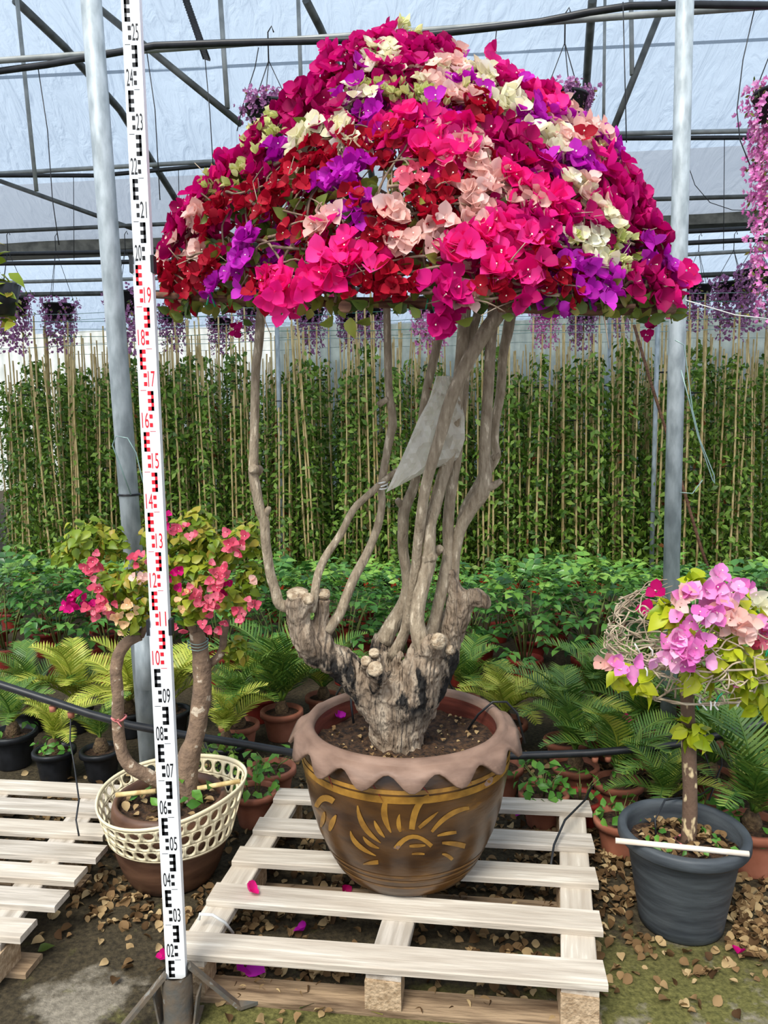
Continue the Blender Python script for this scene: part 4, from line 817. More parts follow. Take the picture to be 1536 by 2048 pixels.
# ------------------------------------------------------------------ small bougainvillea at left, its collared pot
cx, cyy = at(343, 1660, 2.63).x, 2.63
lpot = empty('clay_pot', (cx, cyy, 0)); tag(lpot, 'round brown clay pot wrapped in a cream perforated collar, left of the sun pot', 'pot')
M['pot_brown'] = mat('pot_brown', srgb(70, 46, 34), srgb(104, 74, 56), 0.5, 7, 0.1, (1, 1, 3), detail=8)
LPR = [(0.0, 0.0), (0.135, 0.0), (0.15, 0.008), (0.172, 0.05), (0.192, 0.11), (0.203, 0.17), (0.206, 0.23), (0.200, 0.28), (0.192, 0.30)]
b = MB(); b.lathe(LPR + [(0.18, 0.298), (0.178, 0.26)], 48); b.build('body', M['pot_brown'], lpot); soil_disc(0.18, 0.27, lpot, n=24)
col_ = empty('perforated_collar', (cx, cyy, 0.17)); tag(col_, 'cream plastic collar with three rows of round holes around the brown clay pot', 'collar')
b = MB(); NC, NRW = 34, 3; hole = 12
def collar_pt(u, v):
    """u round, v 0..1 up"""
    q = u * 2 * PI; r = 0.214 + 0.045 * v + 0.012 * v * math.sin(3 * q + .5); z = 0.155 * v + (0.03 * math.cos(q - .35)) * v + 0.008 * math.sin(NC * q) * (1 if v > .99 else 0) - 0.01 * math.cos(q)
    return Vector((r * math.cos(q), r * math.sin(q), z))
for j in range(NRW):
    for i in range(NC):
        off = 0.5 * (j % 2); Pc = []
        for ring in (0, 1):
            for k in range(hole):
                a = 2 * PI * k / hole + PI / hole
                if ring == 0: du, dv = 0.385 * math.cos(a), 0.385 * math.sin(a)
                else:
                    m1 = max(abs(math.cos(a)), abs(math.sin(a))); du, dv = 0.5 * math.cos(a) / m1, 0.5 * math.sin(a) / m1
                Pc.append(collar_pt((i + off + 0.5 + du) / NC, 0.05 + 0.9 * (j + 0.5 + dv) / NRW))
        b.add(Pc, [(k, (k + 1) % hole, hole + (k + 1) % hole, hole + k) for k in range(hole)])
for v0, v1 in ((0.0, 0.05), (0.95, 1.04)):
    P = [collar_pt(k / 68, v) for v in (v0, v1) for k in range(68)]; b.add(P, [(k, (k + 1) % 68, 68 + (k + 1) % 68, 68 + k) for k in range(68)])
co_ = b.build('band', M['cream'], col_); so = co_.modifiers.new('solid', 'SOLIDIFY'); so.thickness = 0.007; so.offset = 0
for a, b_, z in (((540, 1575), (385, 1590), 0.30), ((455, 1560), (250, 1590), 0.31)):
    pass
ltree = empty('small_bougainvillea', (cx, cyy, 0.27)); tag(ltree, 'small bougainvillea with two stout crooked stems and coral pink blooms, in the collared pot', 'shrub')
LS = [[(385, 1625, 26, 2.66), (375, 1578, 24, 2.66), (377, 1515, 23, 2.66), (392, 1469, 18, 2.67), (402, 1406, 19, 2.68), (405, 1344, 19, 2.68), (400, 1297, 17, 2.68), (392, 1262, 14, 2.68)],
      [(360, 1590, 16, 2.65), (311, 1559, 14, 2.62), (262, 1534, 14, 2.6), (243, 1500, 12.5, 2.6), (236, 1450, 12.5, 2.6), (236, 1390, 12, 2.6), (232, 1344, 12, 2.6), (237, 1312, 12.5, 2.61), (255, 1283, 12, 2.62), (282, 1272, 10, 2.63)],
      [(395, 1345, 10, 2.7), (440, 1310, 8, 2.72), (448, 1270, 8, 2.73), (455, 1235, 6, 2.74)],
      [(392, 1270, 10, 2.68), (372, 1230, 7, 2.67), (350, 1170, 5, 2.66), (335, 1100, 4, 2.66)], [(396, 1268, 9, 2.68), (420, 1215, 6, 2.7), (440, 1150, 5, 2.7), (460, 1090, 3, 2.72)], [(280, 1273, 8, 2.63), (260, 1230, 6, 2.62), (225, 1180, 4, 2.62), (190, 1120, 3, 2.63)], [(282, 1272, 7, 2.63), (310, 1210, 5, 2.6), (330, 1150, 4, 2.6)]]
M['mottled_bark'] = mat('mottled_bark', srgb(112, 92, 76), srgb(196, 180, 158), 0.9, 26, 0.5, detail=10, c3=srgb(140, 116, 94))
for q in LS: branch(ltree, 'stem', q, 'mottled_bark', 12, 0.08)
b = MB()
for k in range(3):
    c = at(396, 1282 + 6 * k, 2.68) - Vector(ltree.location); b.tube([c + Vector((0.036 * math.cos(2 * PI * q / 14), 0.036 * math.sin(2 * PI * q / 14), 0.004 * math.sin(q))) for q in range(15)], 0.002, 4, False)
b.build('wire_binding', M['wire'], ltree)
b = MB(); c = at(238, 1436, 2.6) - Vector(ltree.location)
b.tube([c + Vector((0.024 * math.cos(2 * PI * q / 14), 0.024 * math.sin(2 * PI * q / 14), 0.004 * math.sin(q))) for q in range(15)], 0.004, 5, False)
for k in range(4): b.tube([c + Vector((0, -.024, 0)), c + Vector((rr.uniform(-.02, .02), -.034, rr.uniform(-.03, .02)))], 0.0025, 4)
b.build('pink_tie', M['tie_pink'], ltree); ltree.children[-1]['label'] = 'pink string tie'
def crown(parent, centres, flist, leafm, nl, lsize, seed, fscale=0.8, drop=0.3, sp=0.035):
    r = random.Random(seed); o = Vector(parent.location); lb = MB(); lb.add(*petal(0.048, 0.032, 0.1, -0.25, 2, 4, fold=0.18)); me = lb.mesh('leaf', LEAF[leafm]); v, f_, m_ = arr(lb); L_ = []
    for (x, y, rad, d) in centres:
        c = at(x, y, d); rm_ = rad * d / FPX
        for _ in range(int(nl * rad / 40)):
            dv = Vector((r.gauss(0, 1), r.gauss(0, 1), r.gauss(0, 1))).normalized() * rm_ * r.uniform(0.55, 1.0); zz = (dv.normalized() + Vector((0, -.3, .8)) + Vector((r.gauss(0, .4), r.gauss(0, .4), r.gauss(0, .4))))
            L_.append((c + dv, zz, r.uniform(.7, 1.25) * lsize))
    L_.sort(key=lambda q: (q[0] - EYEV).length); Ms = []
    for i, (p, z, s_) in enumerate(L_):
        Mx = trs(p - o, frame(z, r.uniform(0, 6.28)), s_)
        if i < 300: new('leaf', me, parent).matrix_basis = Mx
        else: Ms.append(Mx)
    if Ms: tag(scatter('leaves', [(v, f_, m_, Ms, 0)], [LEAF[leafm]], parent), kind='stuff')
    for (x, y, col, n, d) in flist:
        c = at(x, y, d)
        for _ in range(n):
            p = c + Vector((r.gauss(0, sp) * .6, r.gauss(0, sp) * .4 - .01, r.gauss(0, sp) * .6)); z = Vector((r.gauss(0, .5), -1, r.gauss(.4, .5)))
            ob = new('flower', fmesh(col, r.randrange(3)), parent); ob.matrix_basis = trs(p - o, frame(z, r.uniform(0, 6.28)), fscale * r.uniform(.8, 1.15)); ob['label'] = col.replace('_', ' ') + ' flower'
crown(ltree, [(175, 1080, 48, 2.66), (130, 1110, 22, 2.64), (225, 1085, 34, 2.68), (280, 1155, 44, 2.6), (225, 1170, 44, 2.62), (300, 1210, 36, 2.58), (262, 1235, 30, 2.6), (390, 1055, 40, 2.68), (420, 1090, 34, 2.66), (495, 1080, 38, 2.7), (370, 1110, 44, 2.66), (450, 1105, 30, 2.68), (400, 1160, 40, 2.62), (380, 1210, 38, 2.6), (460, 1200, 34, 2.64), (495, 1165, 42, 2.72), (510, 1150, 26, 2.74), (330, 1150, 50, 2.66), (470, 1300, 26, 2.74), (310, 1070, 28, 2.68)],
      [(360, 1060, 'coral', 7, 2.6), (340, 1055, 'magenta', 3, 2.6), (200, 1132, 'coral', 9, 2.56), (170, 1142, 'coral', 2, 2.56), (275, 1112, 'coral', 7, 2.55), (285, 1160, 'pale_pink', 5, 2.53), (205, 1180, 'coral', 7, 2.54), (200, 1210, 'coral', 5, 2.54), (155, 1205, 'magenta', 8, 2.56), (165, 1190, 'crimson', 4, 2.56), (245, 1235, 'peach', 6, 2.53), (240, 1220, 'peach', 3, 2.53), (215, 1225, 'coral', 4, 2.54), (455, 1076, 'coral', 4, 2.6), (470, 1095, 'coral', 5, 2.6), (438, 1150, 'coral', 10, 2.56), (440, 1120, 'coral', 4, 2.56), (395, 1183, 'coral', 6, 2.55), (425, 1185, 'coral', 7, 2.55), (425, 1212, 'coral', 8, 2.55), (445, 1180, 'crimson', 4, 2.57), (490, 1222, 'coral', 9, 2.58), (365, 1200, 'peach', 3, 2.55), (355, 1153, 'crimson', 4, 2.56), (325, 1135, 'crimson', 3, 2.57), (430, 1235, 'coral', 3, 2.56), (355, 1260, 'coral', 3, 2.58), (270, 1200, 'peach', 2, 2.54), (500, 1145, 'pale_pink', 2, 2.62)], 'olive', 80, 0.85, 31, 0.58)
b = MB(); cane = [at(380, 1586, 2.6) - Vector(ltree.location), at(480, 1560, 2.62) - Vector(ltree.location)]
thing_tube('bamboo_stick', [at(395, 1577, 2.64), at(480, 1562, 2.66)], 0.009, 'bamboo', 'short bamboo stick lying across the collared pot, right of its stems', 'stick')
thing_tube('bamboo_stick', [at(312, 1582, 2.6), at(232, 1590, 2.6)], 0.009, 'bamboo', 'short bamboo stick lying across the collared pot, left of the staff', 'stick')

# ------------------------------------------------------------------ small standard bougainvillea at right in a black pot
bx, by = at(1362, 1800, 2.33).x, 2.33
bp = empty('black_pot', (bx, by, 0)); tag(bp, 'large scuffed black plastic pot on the ground at right, holding the small umbrella tree', 'pot')
b = MB(); b.lathe([(0, 0), (0.122, 0), (0.130, 0.006), (0.133, 0.03), (0.172, 0.27), (0.176, 0.276), (0.172, 0.28)], 48); b.build('body', M['pot_black'], bp)
b = MB(); b.lathe([(0.172, 0.276), (0.196, 0.278), (0.201, 0.286), (0.201, 0.310), (0.196, 0.318), (0.178, 0.318), (0.172, 0.308), (0.166, 0.235)], 48); b.build('rim', M['pot_black'], bp)
soil_disc(0.168, 0.255, bp, n=24)
rtree = empty('umbrella_bougainvillea', (bx + 0.02, by - 0.02, 0.255)); tag(rtree, 'small bougainvillea standard with a hooped crown, bare twigs at left and pink blooms at right', 'shrub')
branch(rtree, 'trunk', [(1372, 1752, 17, 2.37), (1374, 1720, 16, 2.37), (1380, 1620, 15, 2.37), (1378, 1500, 15, 2.37), (1374, 1400, 14, 2.37), (1368, 1335, 13, 2.37), (1366, 1290, 11, 2.38)], mat('flecked_bark', srgb(104, 82, 66), srgb(214, 192, 150), 0.85, 34, 0.3, (1, 1, .6), lo=.6, hi=.68, detail=2), 14, 0.05)
rc = at(1372, 1372, 2.38); rl = Vector(rtree.location)
def hoop(z0, rx, ry, rad, name='hoop', m_='twig_pale', wob=0.004):
    b = MB(); b.tube([Vector((rc.x + rx * math.cos(2 * PI * k / 30), 2.38 + ry * math.sin(2 * PI * k / 30), z0)) - rl + Vector((rr.gauss(0, wob), rr.gauss(0, wob), rr.gauss(0, wob))) for k in range(31)], rad, 5, False); b.build(name, M[m_], rtree)
zc = at(1372, 1372, 2.38).z
hoop(zc, 0.185, 0.17, 0.0042); hoop(zc + 0.004, 0.19, 0.172, 0.0035); hoop(zc + 0.12, 0.25, 0.22, 0.0035)
def rdome(h, th, rad=1.0):
    hw = 0.185 + 0.075 * math.sin(min(1, h * 2.2) * PI / 2) if h < 0.45 else 0.26 * math.sqrt(max(0, 1 - ((h - .45) / .56) ** 2))
    return Vector((rc.x + 0.005 + hw * math.cos(th) * rad, 2.38 + hw * 0.9 * math.sin(th) * rad, zc + 0.34 * h))
for k in range(150):
    th = rr.uniform(PI * 0.45, PI * 1.66); h = rr.uniform(0.05, .85); h2 = min(.98, max(0, h + rr.uniform(-.35, .35))); t2 = th + rr.uniform(-.8, .8); n = 5
    P = soft([rdome(h + (h2 - h) * i / (n - 1), th + (t2 - th) * i / (n - 1), rr.uniform(.92, 1.04)) - rl + Vector((rr.gauss(0, .008), rr.gauss(0, .008), rr.gauss(0, .008))) for i in range(n)])
    b = MB(); b.tube(P, [0.0033 - .0019 * i / (len(P) - 1) for i in range(len(P))], 4); b.build('twig', M['twig_pale'], rtree)
for k in range(14):
    th = 2 * PI * k / 14; p = at(1367, 1310, 2.38); q = rdome(rr.uniform(0, .25), th); b = MB(); b.tube([p - rl, p.lerp(q, .5) - rl + Vector((0, 0, .02)), q - rl], [0.005, 0.004, 0.0025], 5); b.build('twig', M['twig_pale'], rtree)
for k in range(16):
    th = rr.uniform(PI * .9, PI * 2); p = rdome(rr.choice([0, 0, .1, .3, .5, .7]), th, 1.01) - rl; b = MB(); b.tube([p + Vector((rr.uniform(-.015, .015), -.004, .012)), p, p + Vector((rr.uniform(-.015, .015), -.006, -.014))], 0.0032, 4); b.build('tie', M['tie_white' if k % 3 else 'tie_green'], rtree)
b = MB(); p, q = at(1295, 1338, 2.37) - rl, at(1385, 1328, 2.37) - rl; b.box((p + q) / 2, ((q - p).length, 0.02, 0.018)); b.build('crossbar', M['old_wood'], rtree)
crown(rtree, [(1330, 1230, 26, 2.2), (1440, 1300, 44, 2.22), (1480, 1240, 44, 2.26), (1410, 1310, 38, 2.2), (1475, 1330, 40, 2.24), (1500, 1370, 34, 2.26), (1350, 1250, 22, 2.18), (1480, 1195, 34, 2.4), (1520, 1290, 40, 2.3), (1395, 1175, 14, 2.4), (1400, 1355, 22, 2.2), (1240, 1350, 16, 2.25), (1280, 1370, 12, 2.25), (1520, 1400, 30, 2.3), (1390, 1165, 12, 2.42), (1380, 1455, 18, 2.34), (1400, 1470, 14, 2.33)],
      [(1345, 1275, 'orchid', 6, 2.13), (1370, 1300, 'orchid', 8, 2.13), (1345, 1310, 'orchid', 4, 2.13), (1365, 1335, 'orchid', 2, 2.13), (1390, 1250, 'orchid', 6, 2.14), (1405, 1225, 'orchid', 5, 2.16), (1385, 1185, 'orchid', 6, 2.2), (1365, 1180, 'pale_pink', 4, 2.2), (1420, 1185, 'orchid', 7, 2.2), (1440, 1200, 'orchid', 6, 2.2), (1425, 1170, 'orchid', 4, 2.25), (1480, 1190, 'orchid', 5, 2.3), (1500, 1210, 'cream', 4, 2.28), (1525, 1220, 'cream', 3, 2.28), (1460, 1225, 'pale_pink', 5, 2.18), (1480, 1255, 'pale_pink', 5, 2.18), (1445, 1235, 'pale_pink', 3, 2.18), (1525, 1275, 'coral', 6, 2.24), (1530, 1250, 'orchid', 4, 2.24), (1255, 1335, 'orchid', 4, 2.18), (1212, 1335, 'pale_pink', 2, 2.2), (1290, 1195, 'crimson', 1, 2.36), (1310, 1192, 'crimson', 1, 2.36), (1475, 1360, 'orchid', 1, 2.2)], 'lime', 34, 1.25, 41, 0.95)
stk = empty('cross_stick', (at(1365, 1692, 2.3))); tag(stk, 'white-painted stick lying across the black pot rim, tied to the trunk', 'stick')
b = MB(); p, q = gd(1231, 1681, 0.328), gd(1498, 1708, 0.328); b.tube([p - stk.location, q - stk.location], 0.0085, 10, True, 0.05); b.build('stick', mat('painted_stick', srgb(226, 208, 186), srgb(240, 228, 212), 0.7, 14), stk)
b = MB(); c = at(1376, 1693, 2.35) - Vector(stk.location)
for k in range(3): b.tube([c + Vector((0.034 * math.cos(2 * PI * i / 12), 0.034 * math.sin(2 * PI * i / 12) + .02, 0.008 * (k - 1))) for i in range(13)], 0.005, 5, False)
b.build('pink_binding', M['tie_pink'], stk)

# ------------------------------------------------------------------ cycads and little pots behind the pallet
def frond_mesh(name, L, n, lw, ll, m_, seed):
    r = random.Random(seed); b = MB(); pts = []
    for i in range(13):
        t = i / 12; a = R(72) - R(78) * t ** 1.3; pts.append(Vector((0, 0, 0)) if not pts else pts[-1] + Vector((0, math.cos(a), math.sin(a))) * L / 12)
    b.tube(pts, [0.0045 * (1 - .75 * i / 12) for i in range(13)], 4)
    for i in range(n):
        t = 0.14 + 0.86 * i / (n - 1); k = min(11, int(t * 12)); p = pts[k].lerp(pts[k + 1], t * 12 - k); d = (pts[k + 1] - pts[k]).normalized(); up = Vector((1, 0, 0)).cross(d)
        l = ll * math.sin(PI * (0.18 + 0.78 * t)) ** 0.6
        for s_ in (-1, 1):
            dr = (Vector((s_, 0, 0)) * 0.82 + d * 0.58 + up * (0.38 + r.uniform(-.08, .08))).normalized(); wv = d * lw / 2
            b.add([p - wv, p + wv, p + dr * l * .6 + wv * .9 - up * .004, p + dr * l * .6 - wv * .9 - up * .004, p + dr * l - up * l * .16], [(0, 1, 2, 3), (3, 2, 4)])
    return b.mesh(name, LEAF[m_])
FRD = {'cycad': [frond_mesh('frond', 0.30, 26, 0.0075, 0.085, 'cycad', k) for k in range(2)], 'cycad_y': [frond_mesh('frond', 0.26, 22, 0.0085, 0.08, 'cycad_y', 9)]}
def small_leafy(parent, n, spread, h, m_, seed, size=0.045, z0=0.0, name='leaf'):
    r = random.Random(seed); lb = MB(); lb.add(*petal(size, size * .62, 0.1, -.25, 2, 3, fold=.15)); me = lb.mesh('leaf', LEAF[m_]) if (m_, size) not in LM else LM[(m_, size)]; LM[(m_, size)] = me
    for _ in range(n):
        q = r.uniform(0, 6.28); rad = spread * math.sqrt(r.random()); p = Vector((rad * math.cos(q), rad * math.sin(q), z0 + h * r.random() * (1.1 - rad / spread * .6)))
        z = Vector((math.cos(q) * .7 + r.gauss(0, .4), math.sin(q) * .7 + r.gauss(0, .4) - .3, .9)); o = new(name, me, parent); o.matrix_basis = trs(p, frame(z, r.uniform(0, 6.28)), r.uniform(.7, 1.25))
LM = {}
def stems(parent, n, spread, h, seed, z0=0.0, m_='weed_stem', rad=0.0022):
    r = random.Random(seed)
    b = MB()
    for _ in range(n):
        q = r.uniform(0, 6.28); b.tube([(0.02 * math.cos(q), 0.02 * math.sin(q), z0 - .01), (spread * .4 * math.cos(q), spread * .4 * math.sin(q), z0 + h * .5), (spread * .8 * math.cos(q), spread * .8 * math.sin(q), z0 + h * .85)], [rad, rad, rad * .6], 4)
    b.build('stems', M[m_], parent)
M['weed_stem'] = mat('weed_stem', srgb(88, 104, 48), srgb(116, 122, 66), 0.7, 20)
M['cycad_stem'] = mat('cycad_stem', srgb(66, 50, 36), srgb(120, 98, 70), 0.95, 40, 0.8)
def cycad(x, y, r, h, potm, nf, kind, sc, lab, seed, tilt=0.0, extra=0):
    g0 = gd(x, y); rd = random.Random(seed)
    t = empty('potted_cycad', g0); tag(t, lab, 'cycad', 'cycads behind the pallets'); pot_parts(t, r, h, potm)
    b = MB(); b.lathe([(0.0, h * .86 + .075), (0.02, h * .86 + .07), (0.036, h * .86 + .03), (0.03, h * .84)][::-1], 10); b.build('stem', M['cycad_stem'], t)
    for k in range(nf):
        fm = rd.choice(FRD[kind] if rd.random() > .12 else FRD['cycad_y']); o = new('frond', fm, t, (0, 0, h * .86 + .06))
        o.rotation_euler = (rd.uniform(-.5, .55) + tilt, rd.uniform(-.12, .12), 2 * PI * (k + rd.uniform(-.3, .3)) / nf); s_ = sc * rd.uniform(.8, 1.15); o.scale = (s_, s_, s_)
    if extra: small_leafy(t, extra, r * 1.1, 0.10, 'weed', seed, 0.034, h * .86)
CY = [(30, 1530, .10, .17, 'black_plastic', 9, 'cycad', .8, 'green cycad in a black pot at the far left edge under the drip hose', 1, 10), (112, 1560, .085, .15, 'black_plastic', 8, 'cycad_y', .75, 'yellowish cycad with weeds in a small black pot, left of the staff', 2, 40), (205, 1555, .085, .14, 'black_plastic', 8, 'cycad', .62, 'short green cycad in a black pot beside the crooked stem', 3, 0),
      (150, 1462, .09, .14, 'black_plastic', 13, 'cycad_y', 1.12, 'large yellow-green cycad above the drip hose at left', 4, 0), (262, 1470, .09, .14, 'black_plastic', 11, 'cycad_y', 1.15, 'tall yellow-green cycad between the two crooked stems', 5, 0), (345, 1470, .09, .14, 'black_plastic', 10, 'cycad_y', 1.2, 'yellow-green cycad hidden partly by the staff', 6, 0),
      (455, 1545, .09, .15, 'black_plastic', 9, 'cycad_y', .95, 'yellow-tipped cycad just right of the thick crooked stem', 7, 24), (565, 1475, .10, .15, 'terracotta', 14, 'cycad', 1.35, 'large dark green cycad in a terracotta pot left of the sun pot', 8, 0), (480, 1500, .09, .14, 'terracotta', 8, 'cycad', 1.0, 'yellowing cycad in a terracotta pot half hidden by coral blooms', 9, 0),
      (1010, 1500, .10, .15, 'terracotta', 11, 'cycad_y', 1.05, 'pale cycad directly behind the sun pot rim at right', 10, 0), (1130, 1535, .09, .14, 'terracotta', 11, 'cycad', 1.0, 'dark green cycad in a terracotta pot above the drip hose', 11, 0), (1290, 1530, .09, .15, 'terracotta', 12, 'cycad', 1.1, 'bright fan-leaved cycad left of the umbrella tree trunk', 12, 0),
      (1150, 1590, .09, .14, 'terracotta', 8, 'cycad', .85, 'low cycad beside the weedy terracotta pot', 13, 0), (1235, 1625, .09, .14, 'terracotta', 12, 'cycad', 1.0, 'spreading cycad behind the black pot, left of its trunk', 14, 8), (1460, 1500, .10, .15, 'terracotta', 14, 'cycad', 1.45, 'long-fronded cycad right of the umbrella tree trunk, above the hose', 15, 0), (1330, 1680, .08, .12, 'terracotta', 9, 'cycad', .8, 'small cycad just behind the black pot rim', 16, 16),
      (1500, 1735, .105, .17, 'terracotta', 11, 'cycad', 1.15, 'cycad with weeds in the terracotta pot at the right edge', 17, 30), (1420, 1610, .09, .14, 'terracotta', 12, 'cycad', 1.2, 'dense cycad below the hose at the right', 18, 0), (1550, 1610, .09, .14, 'terracotta', 12, 'cycad', 1.2, 'cycad cut by the right edge of the view below the hose', 19, 0), (1250, 1440, .09, .14, 'dark_red_pot', 10, 'cycad', 1.05, 'blue-green cycad left of the right galvanised post', 20, 0), (1385, 1455, .09, .14, 'dark_red_pot', 11, 'cycad', 1.25, 'cycad behind the hooped crown near the right galvanised post', 21, 0),
      (925, 1445, .09, .14, 'terracotta', 10, 'cycad', 1.0, 'cycad peeping over the back rim of the sun pot', 22, 0), (648, 1440, .09, .14, 'terracotta', 11, 'cycad', 1.05, 'dark green cycad behind the left rim of the sun pot', 24, 0), (520, 1440, .09, .14, 'dark_red_pot', 10, 'cycad_y', 1.0, 'pale cycad farther back, left of the sun pot', 25, 0), (1190, 1470, .09, .14, 'terracotta', 11, 'cycad', 1.0, 'cycad left of the tall terracotta pot of weeds', 26, 0),
      (60, 1462, .09, .14, 'black_plastic', 10, 'cycad', .95, 'green cycad behind the drip hose at far left', 23, 0)]
for c_ in CY: cycad(c_[0], c_[1], c_[2], c_[3], c_[4], c_[5], c_[6], c_[7] * 1.28, c_[8], c_[9], 0, c_[10])
def weed_pot(x, y, r, h, m_, n, lab, seed, hh=0.16, kind='weed'):
    t = empty('potted_seedling', gd(x, y)); tag(t, lab, 'potted plant', 'small potted seedlings'); pot_parts(t, r, h, m_); stems(t, 7, r * 1.1, hh, seed, h * .86); small_leafy(t, n, r * 1.25, hh, kind, seed, 0.045, h * .86 + .02)
weed_pot(510, 1645, .085, .14, 'terracotta', 36, 'leafy seedling in a terracotta pot beside the cream collar', 51, .16)
weed_pot(545, 1600, .095, .15, 'terracotta', 10, 'nearly bare terracotta pot between collared pot and sun pot', 52, .08)
weed_pot(1087, 1648, .09, .14, 'terracotta', 40, 'weedy seedling in a terracotta pot right of the sun pot', 53, .15)
weed_pot(1222, 1512, .115, .22, 'terracotta', 34, 'tall terracotta pot of thin weeds above the hose at right', 54, .1, 'olive')
weed_pot(1240, 1700, .09, .13, 'terracotta', 22, 'low terracotta pot of weeds behind the black pot at left', 55, .1)
weed_pot(440, 1610, .08, .12, 'black_plastic', 40, 'dark seedling behind the collared pot', 56, .2, 'vine')
weed_pot(1420, 1690, .085, .13, 'terracotta', 30, 'leafy seedling behind the black pot at right', 57, .16)
weed_pot(1000, 1590, .09, .14, 'terracotta', 26, 'leafy seedling half hidden behind the right side of the sun pot', 58, .16)
weed_pot(1160, 1650, .08, .12, 'dark_red_pot', 18, 'low seedling at the back corner of the laden pallet', 59, .12)
# ------------------------------------------------------------------ drip hose in front of the cycads
hs = [gd(x, y, 0.42) if False else at(x, y, d) for x, y, d in ((-60, 1352, 2.95), (0, 1369, 2.93), (90, 1398, 2.90), (180, 1428, 2.88), (260, 1450, 2.88), (370, 1470, 2.90), (470, 1485, 2.92), (600, 1508, 2.95), (760, 1515, 2.98), (900, 1515, 2.98), (1045, 1511, 2.97), (1180, 1506, 2.95), (1300, 1496, 2.92), (1370, 1488, 2.9), (1450, 1468, 2.88), (1536, 1444, 2.86), (1600, 1425, 2.84))]
hose = empty('drip_hose', hs[8]); tag(hose, 'thick black drip hose slung in front of the cycads from left edge to right edge', 'hose'); b = MB(); b.tube([p - hs[8] for p in hs], 0.0155, 12, True); b.build('hose', M['black_plastic'], hose)
for x, y, d in ((105, 1412, 2.9), (142, 1424, 2.9), (1405, 1492, 2.9), (1440, 1484, 2.9), (1216, 1512, 2.95), (1190, 1514, 2.95)):
    p = at(x, y, d) - hs[8]; b = MB(); b.tube([p, p - Vector((0, 0, .022))], [0.014, 0.012], 10); b.build('dripper', M['terracotta'], hose); hose.children[-1]['label'] = 'red-brown dripper head'
def hosetube(pts, lab, r=0.0032, m_='black_plastic'): return thing_tube('drip_tube', pts, r, m_, lab, 'tube', 6)
hosetube([at(142, 1424, 2.9), at(140, 1480, 2.88), at(150, 1540, 2.8), at(158, 1600, 2.68), at(152, 1640, 2.6), at(158, 1672, 2.56)], 'thin black drip tube hanging down to the empty left pallet')
hosetube([at(1440, 1484, 2.9), at(1444, 1530, 2.9), at(1425, 1575, 2.8), at(1400, 1590, 2.6), at(1330, 1600, 2.45), at(1310, 1640, 2.38), at(1312, 1672, 2.36)], 'thin black drip tube arching into the back of the black pot')
hosetube([at(1405, 1492, 2.9), at(1420, 1540, 2.88), at(1432, 1565, 2.86), at(1418, 1600, 2.7)], 'short black drip tube below the hose at right')
hosetube([at(1186, 1568, 2.9), at(1170, 1600, 2.8), at(1130, 1640, 2.62), at(1108, 1690, 2.5), at(1102, 1728, 2.42), at(1104, 1734, 2.42)], 'black drip tube looping over the right slats of the laden pallet', 0.004)
def rim_pt(a, r, z): return Vector((PX + r * math.cos(R(a)), PY + r * math.sin(R(a)), ZT + z))
for a, lab in ((128, 'black drip tube over the back left of the sun pot rim'), (62, 'black drip tube over the back right of the sun pot rim'), (14, 'black drip tube arched over the right side of the sun pot rim')):
    hosetube([rim_pt(a, .43, .36), rim_pt(a, .40, .47), rim_pt(a, .36, .515), rim_pt(a, .31, .520), rim_pt(a + 6, .27, .47), rim_pt(a + 10, .24, .415)], lab, 0.0042)
def hose2(pts, lab): return hosetube(pts, lab, 0.0045)

# ------------------------------------------------------------------ leafy shrubs in red pots
def comp_leaf(m_, seed):
    r = random.Random(seed); b = MB(); L = 0.13; b.tube([(0, 0, 0), (0, L * .5, .012), (0, L, .004)], [0.0016, 0.0014, 0.0008], 3, False)
    for (t, s_, a) in ((.34, -1, 58), (.36, 1, 58), (.66, -1, 50), (.69, 1, 50), (1.0, 0, 0)):
        P, F = petal(0.062 * r.uniform(.9, 1.1), 0.040, 0.12, -0.18, 2, 3, fold=.14); Mt = Matrix.Rotation(-s_ * R(a), 3, 'Z') @ Matrix.Rotation(r.uniform(-.25, .1), 3, 'X'); b.add(xf(P, Mt, (0, L * t, .012 * (1 - abs(2 * t - 1)))), F)
    return b.mesh('leaf', LEAF[m_])
SL = [comp_leaf('shrub', k) for k in range(3)]; SLY = comp_leaf('shrub_new', 7)
def shrub_proto(seed, nl=44, H=.42, rad=.25, ph=.17):
    r = random.Random(seed); t = empty('potted_shrub', (0, 0, 0)); pot_parts(t, .10, ph, 'dark_red_pot', .008)
    b = MB(); tips = []
    for k in range(7):
        q = 2 * PI * k / 7 + r.uniform(-.3, .3); e = Vector((rad * .6 * math.cos(q), rad * .6 * math.sin(q), ph + H * r.uniform(.6, .85))); b.tube([(0.02 * math.cos(q), .02 * math.sin(q), ph * .8), (e.x * .5, e.y * .5, ph + H * .4), e], [.005, .004, .002], 4)
    b.build('stems', M['weed_stem'], t)
    for k in range(nl):
        q = k * 2.39996 + r.uniform(-.3, .3); f_ = (k + .5) / nl; zz = ph + .04 + H * (1 - f_ ** 1.6) * r.uniform(.85, 1.05); rd = rad * (0.25 + .75 * f_ ** .6) * r.uniform(.45, .85)
        o = new('leaf', SLY if (f_ < .2 and r.random() < .6) else r.choice(SL), t, (rd * math.cos(q), rd * math.sin(q), zz)); o.rotation_euler = (R(r.uniform(-5, 50)) - f_ * R(25), r.uniform(-.25, .25), q - PI / 2); o.scale = (r.uniform(.8, 1.2),) * 3
    return t
protos = [shrub_proto(s_) for s_ in (3, 5, 8)]
first = [True] * 3; cnt = 0; rs = random.Random(77)
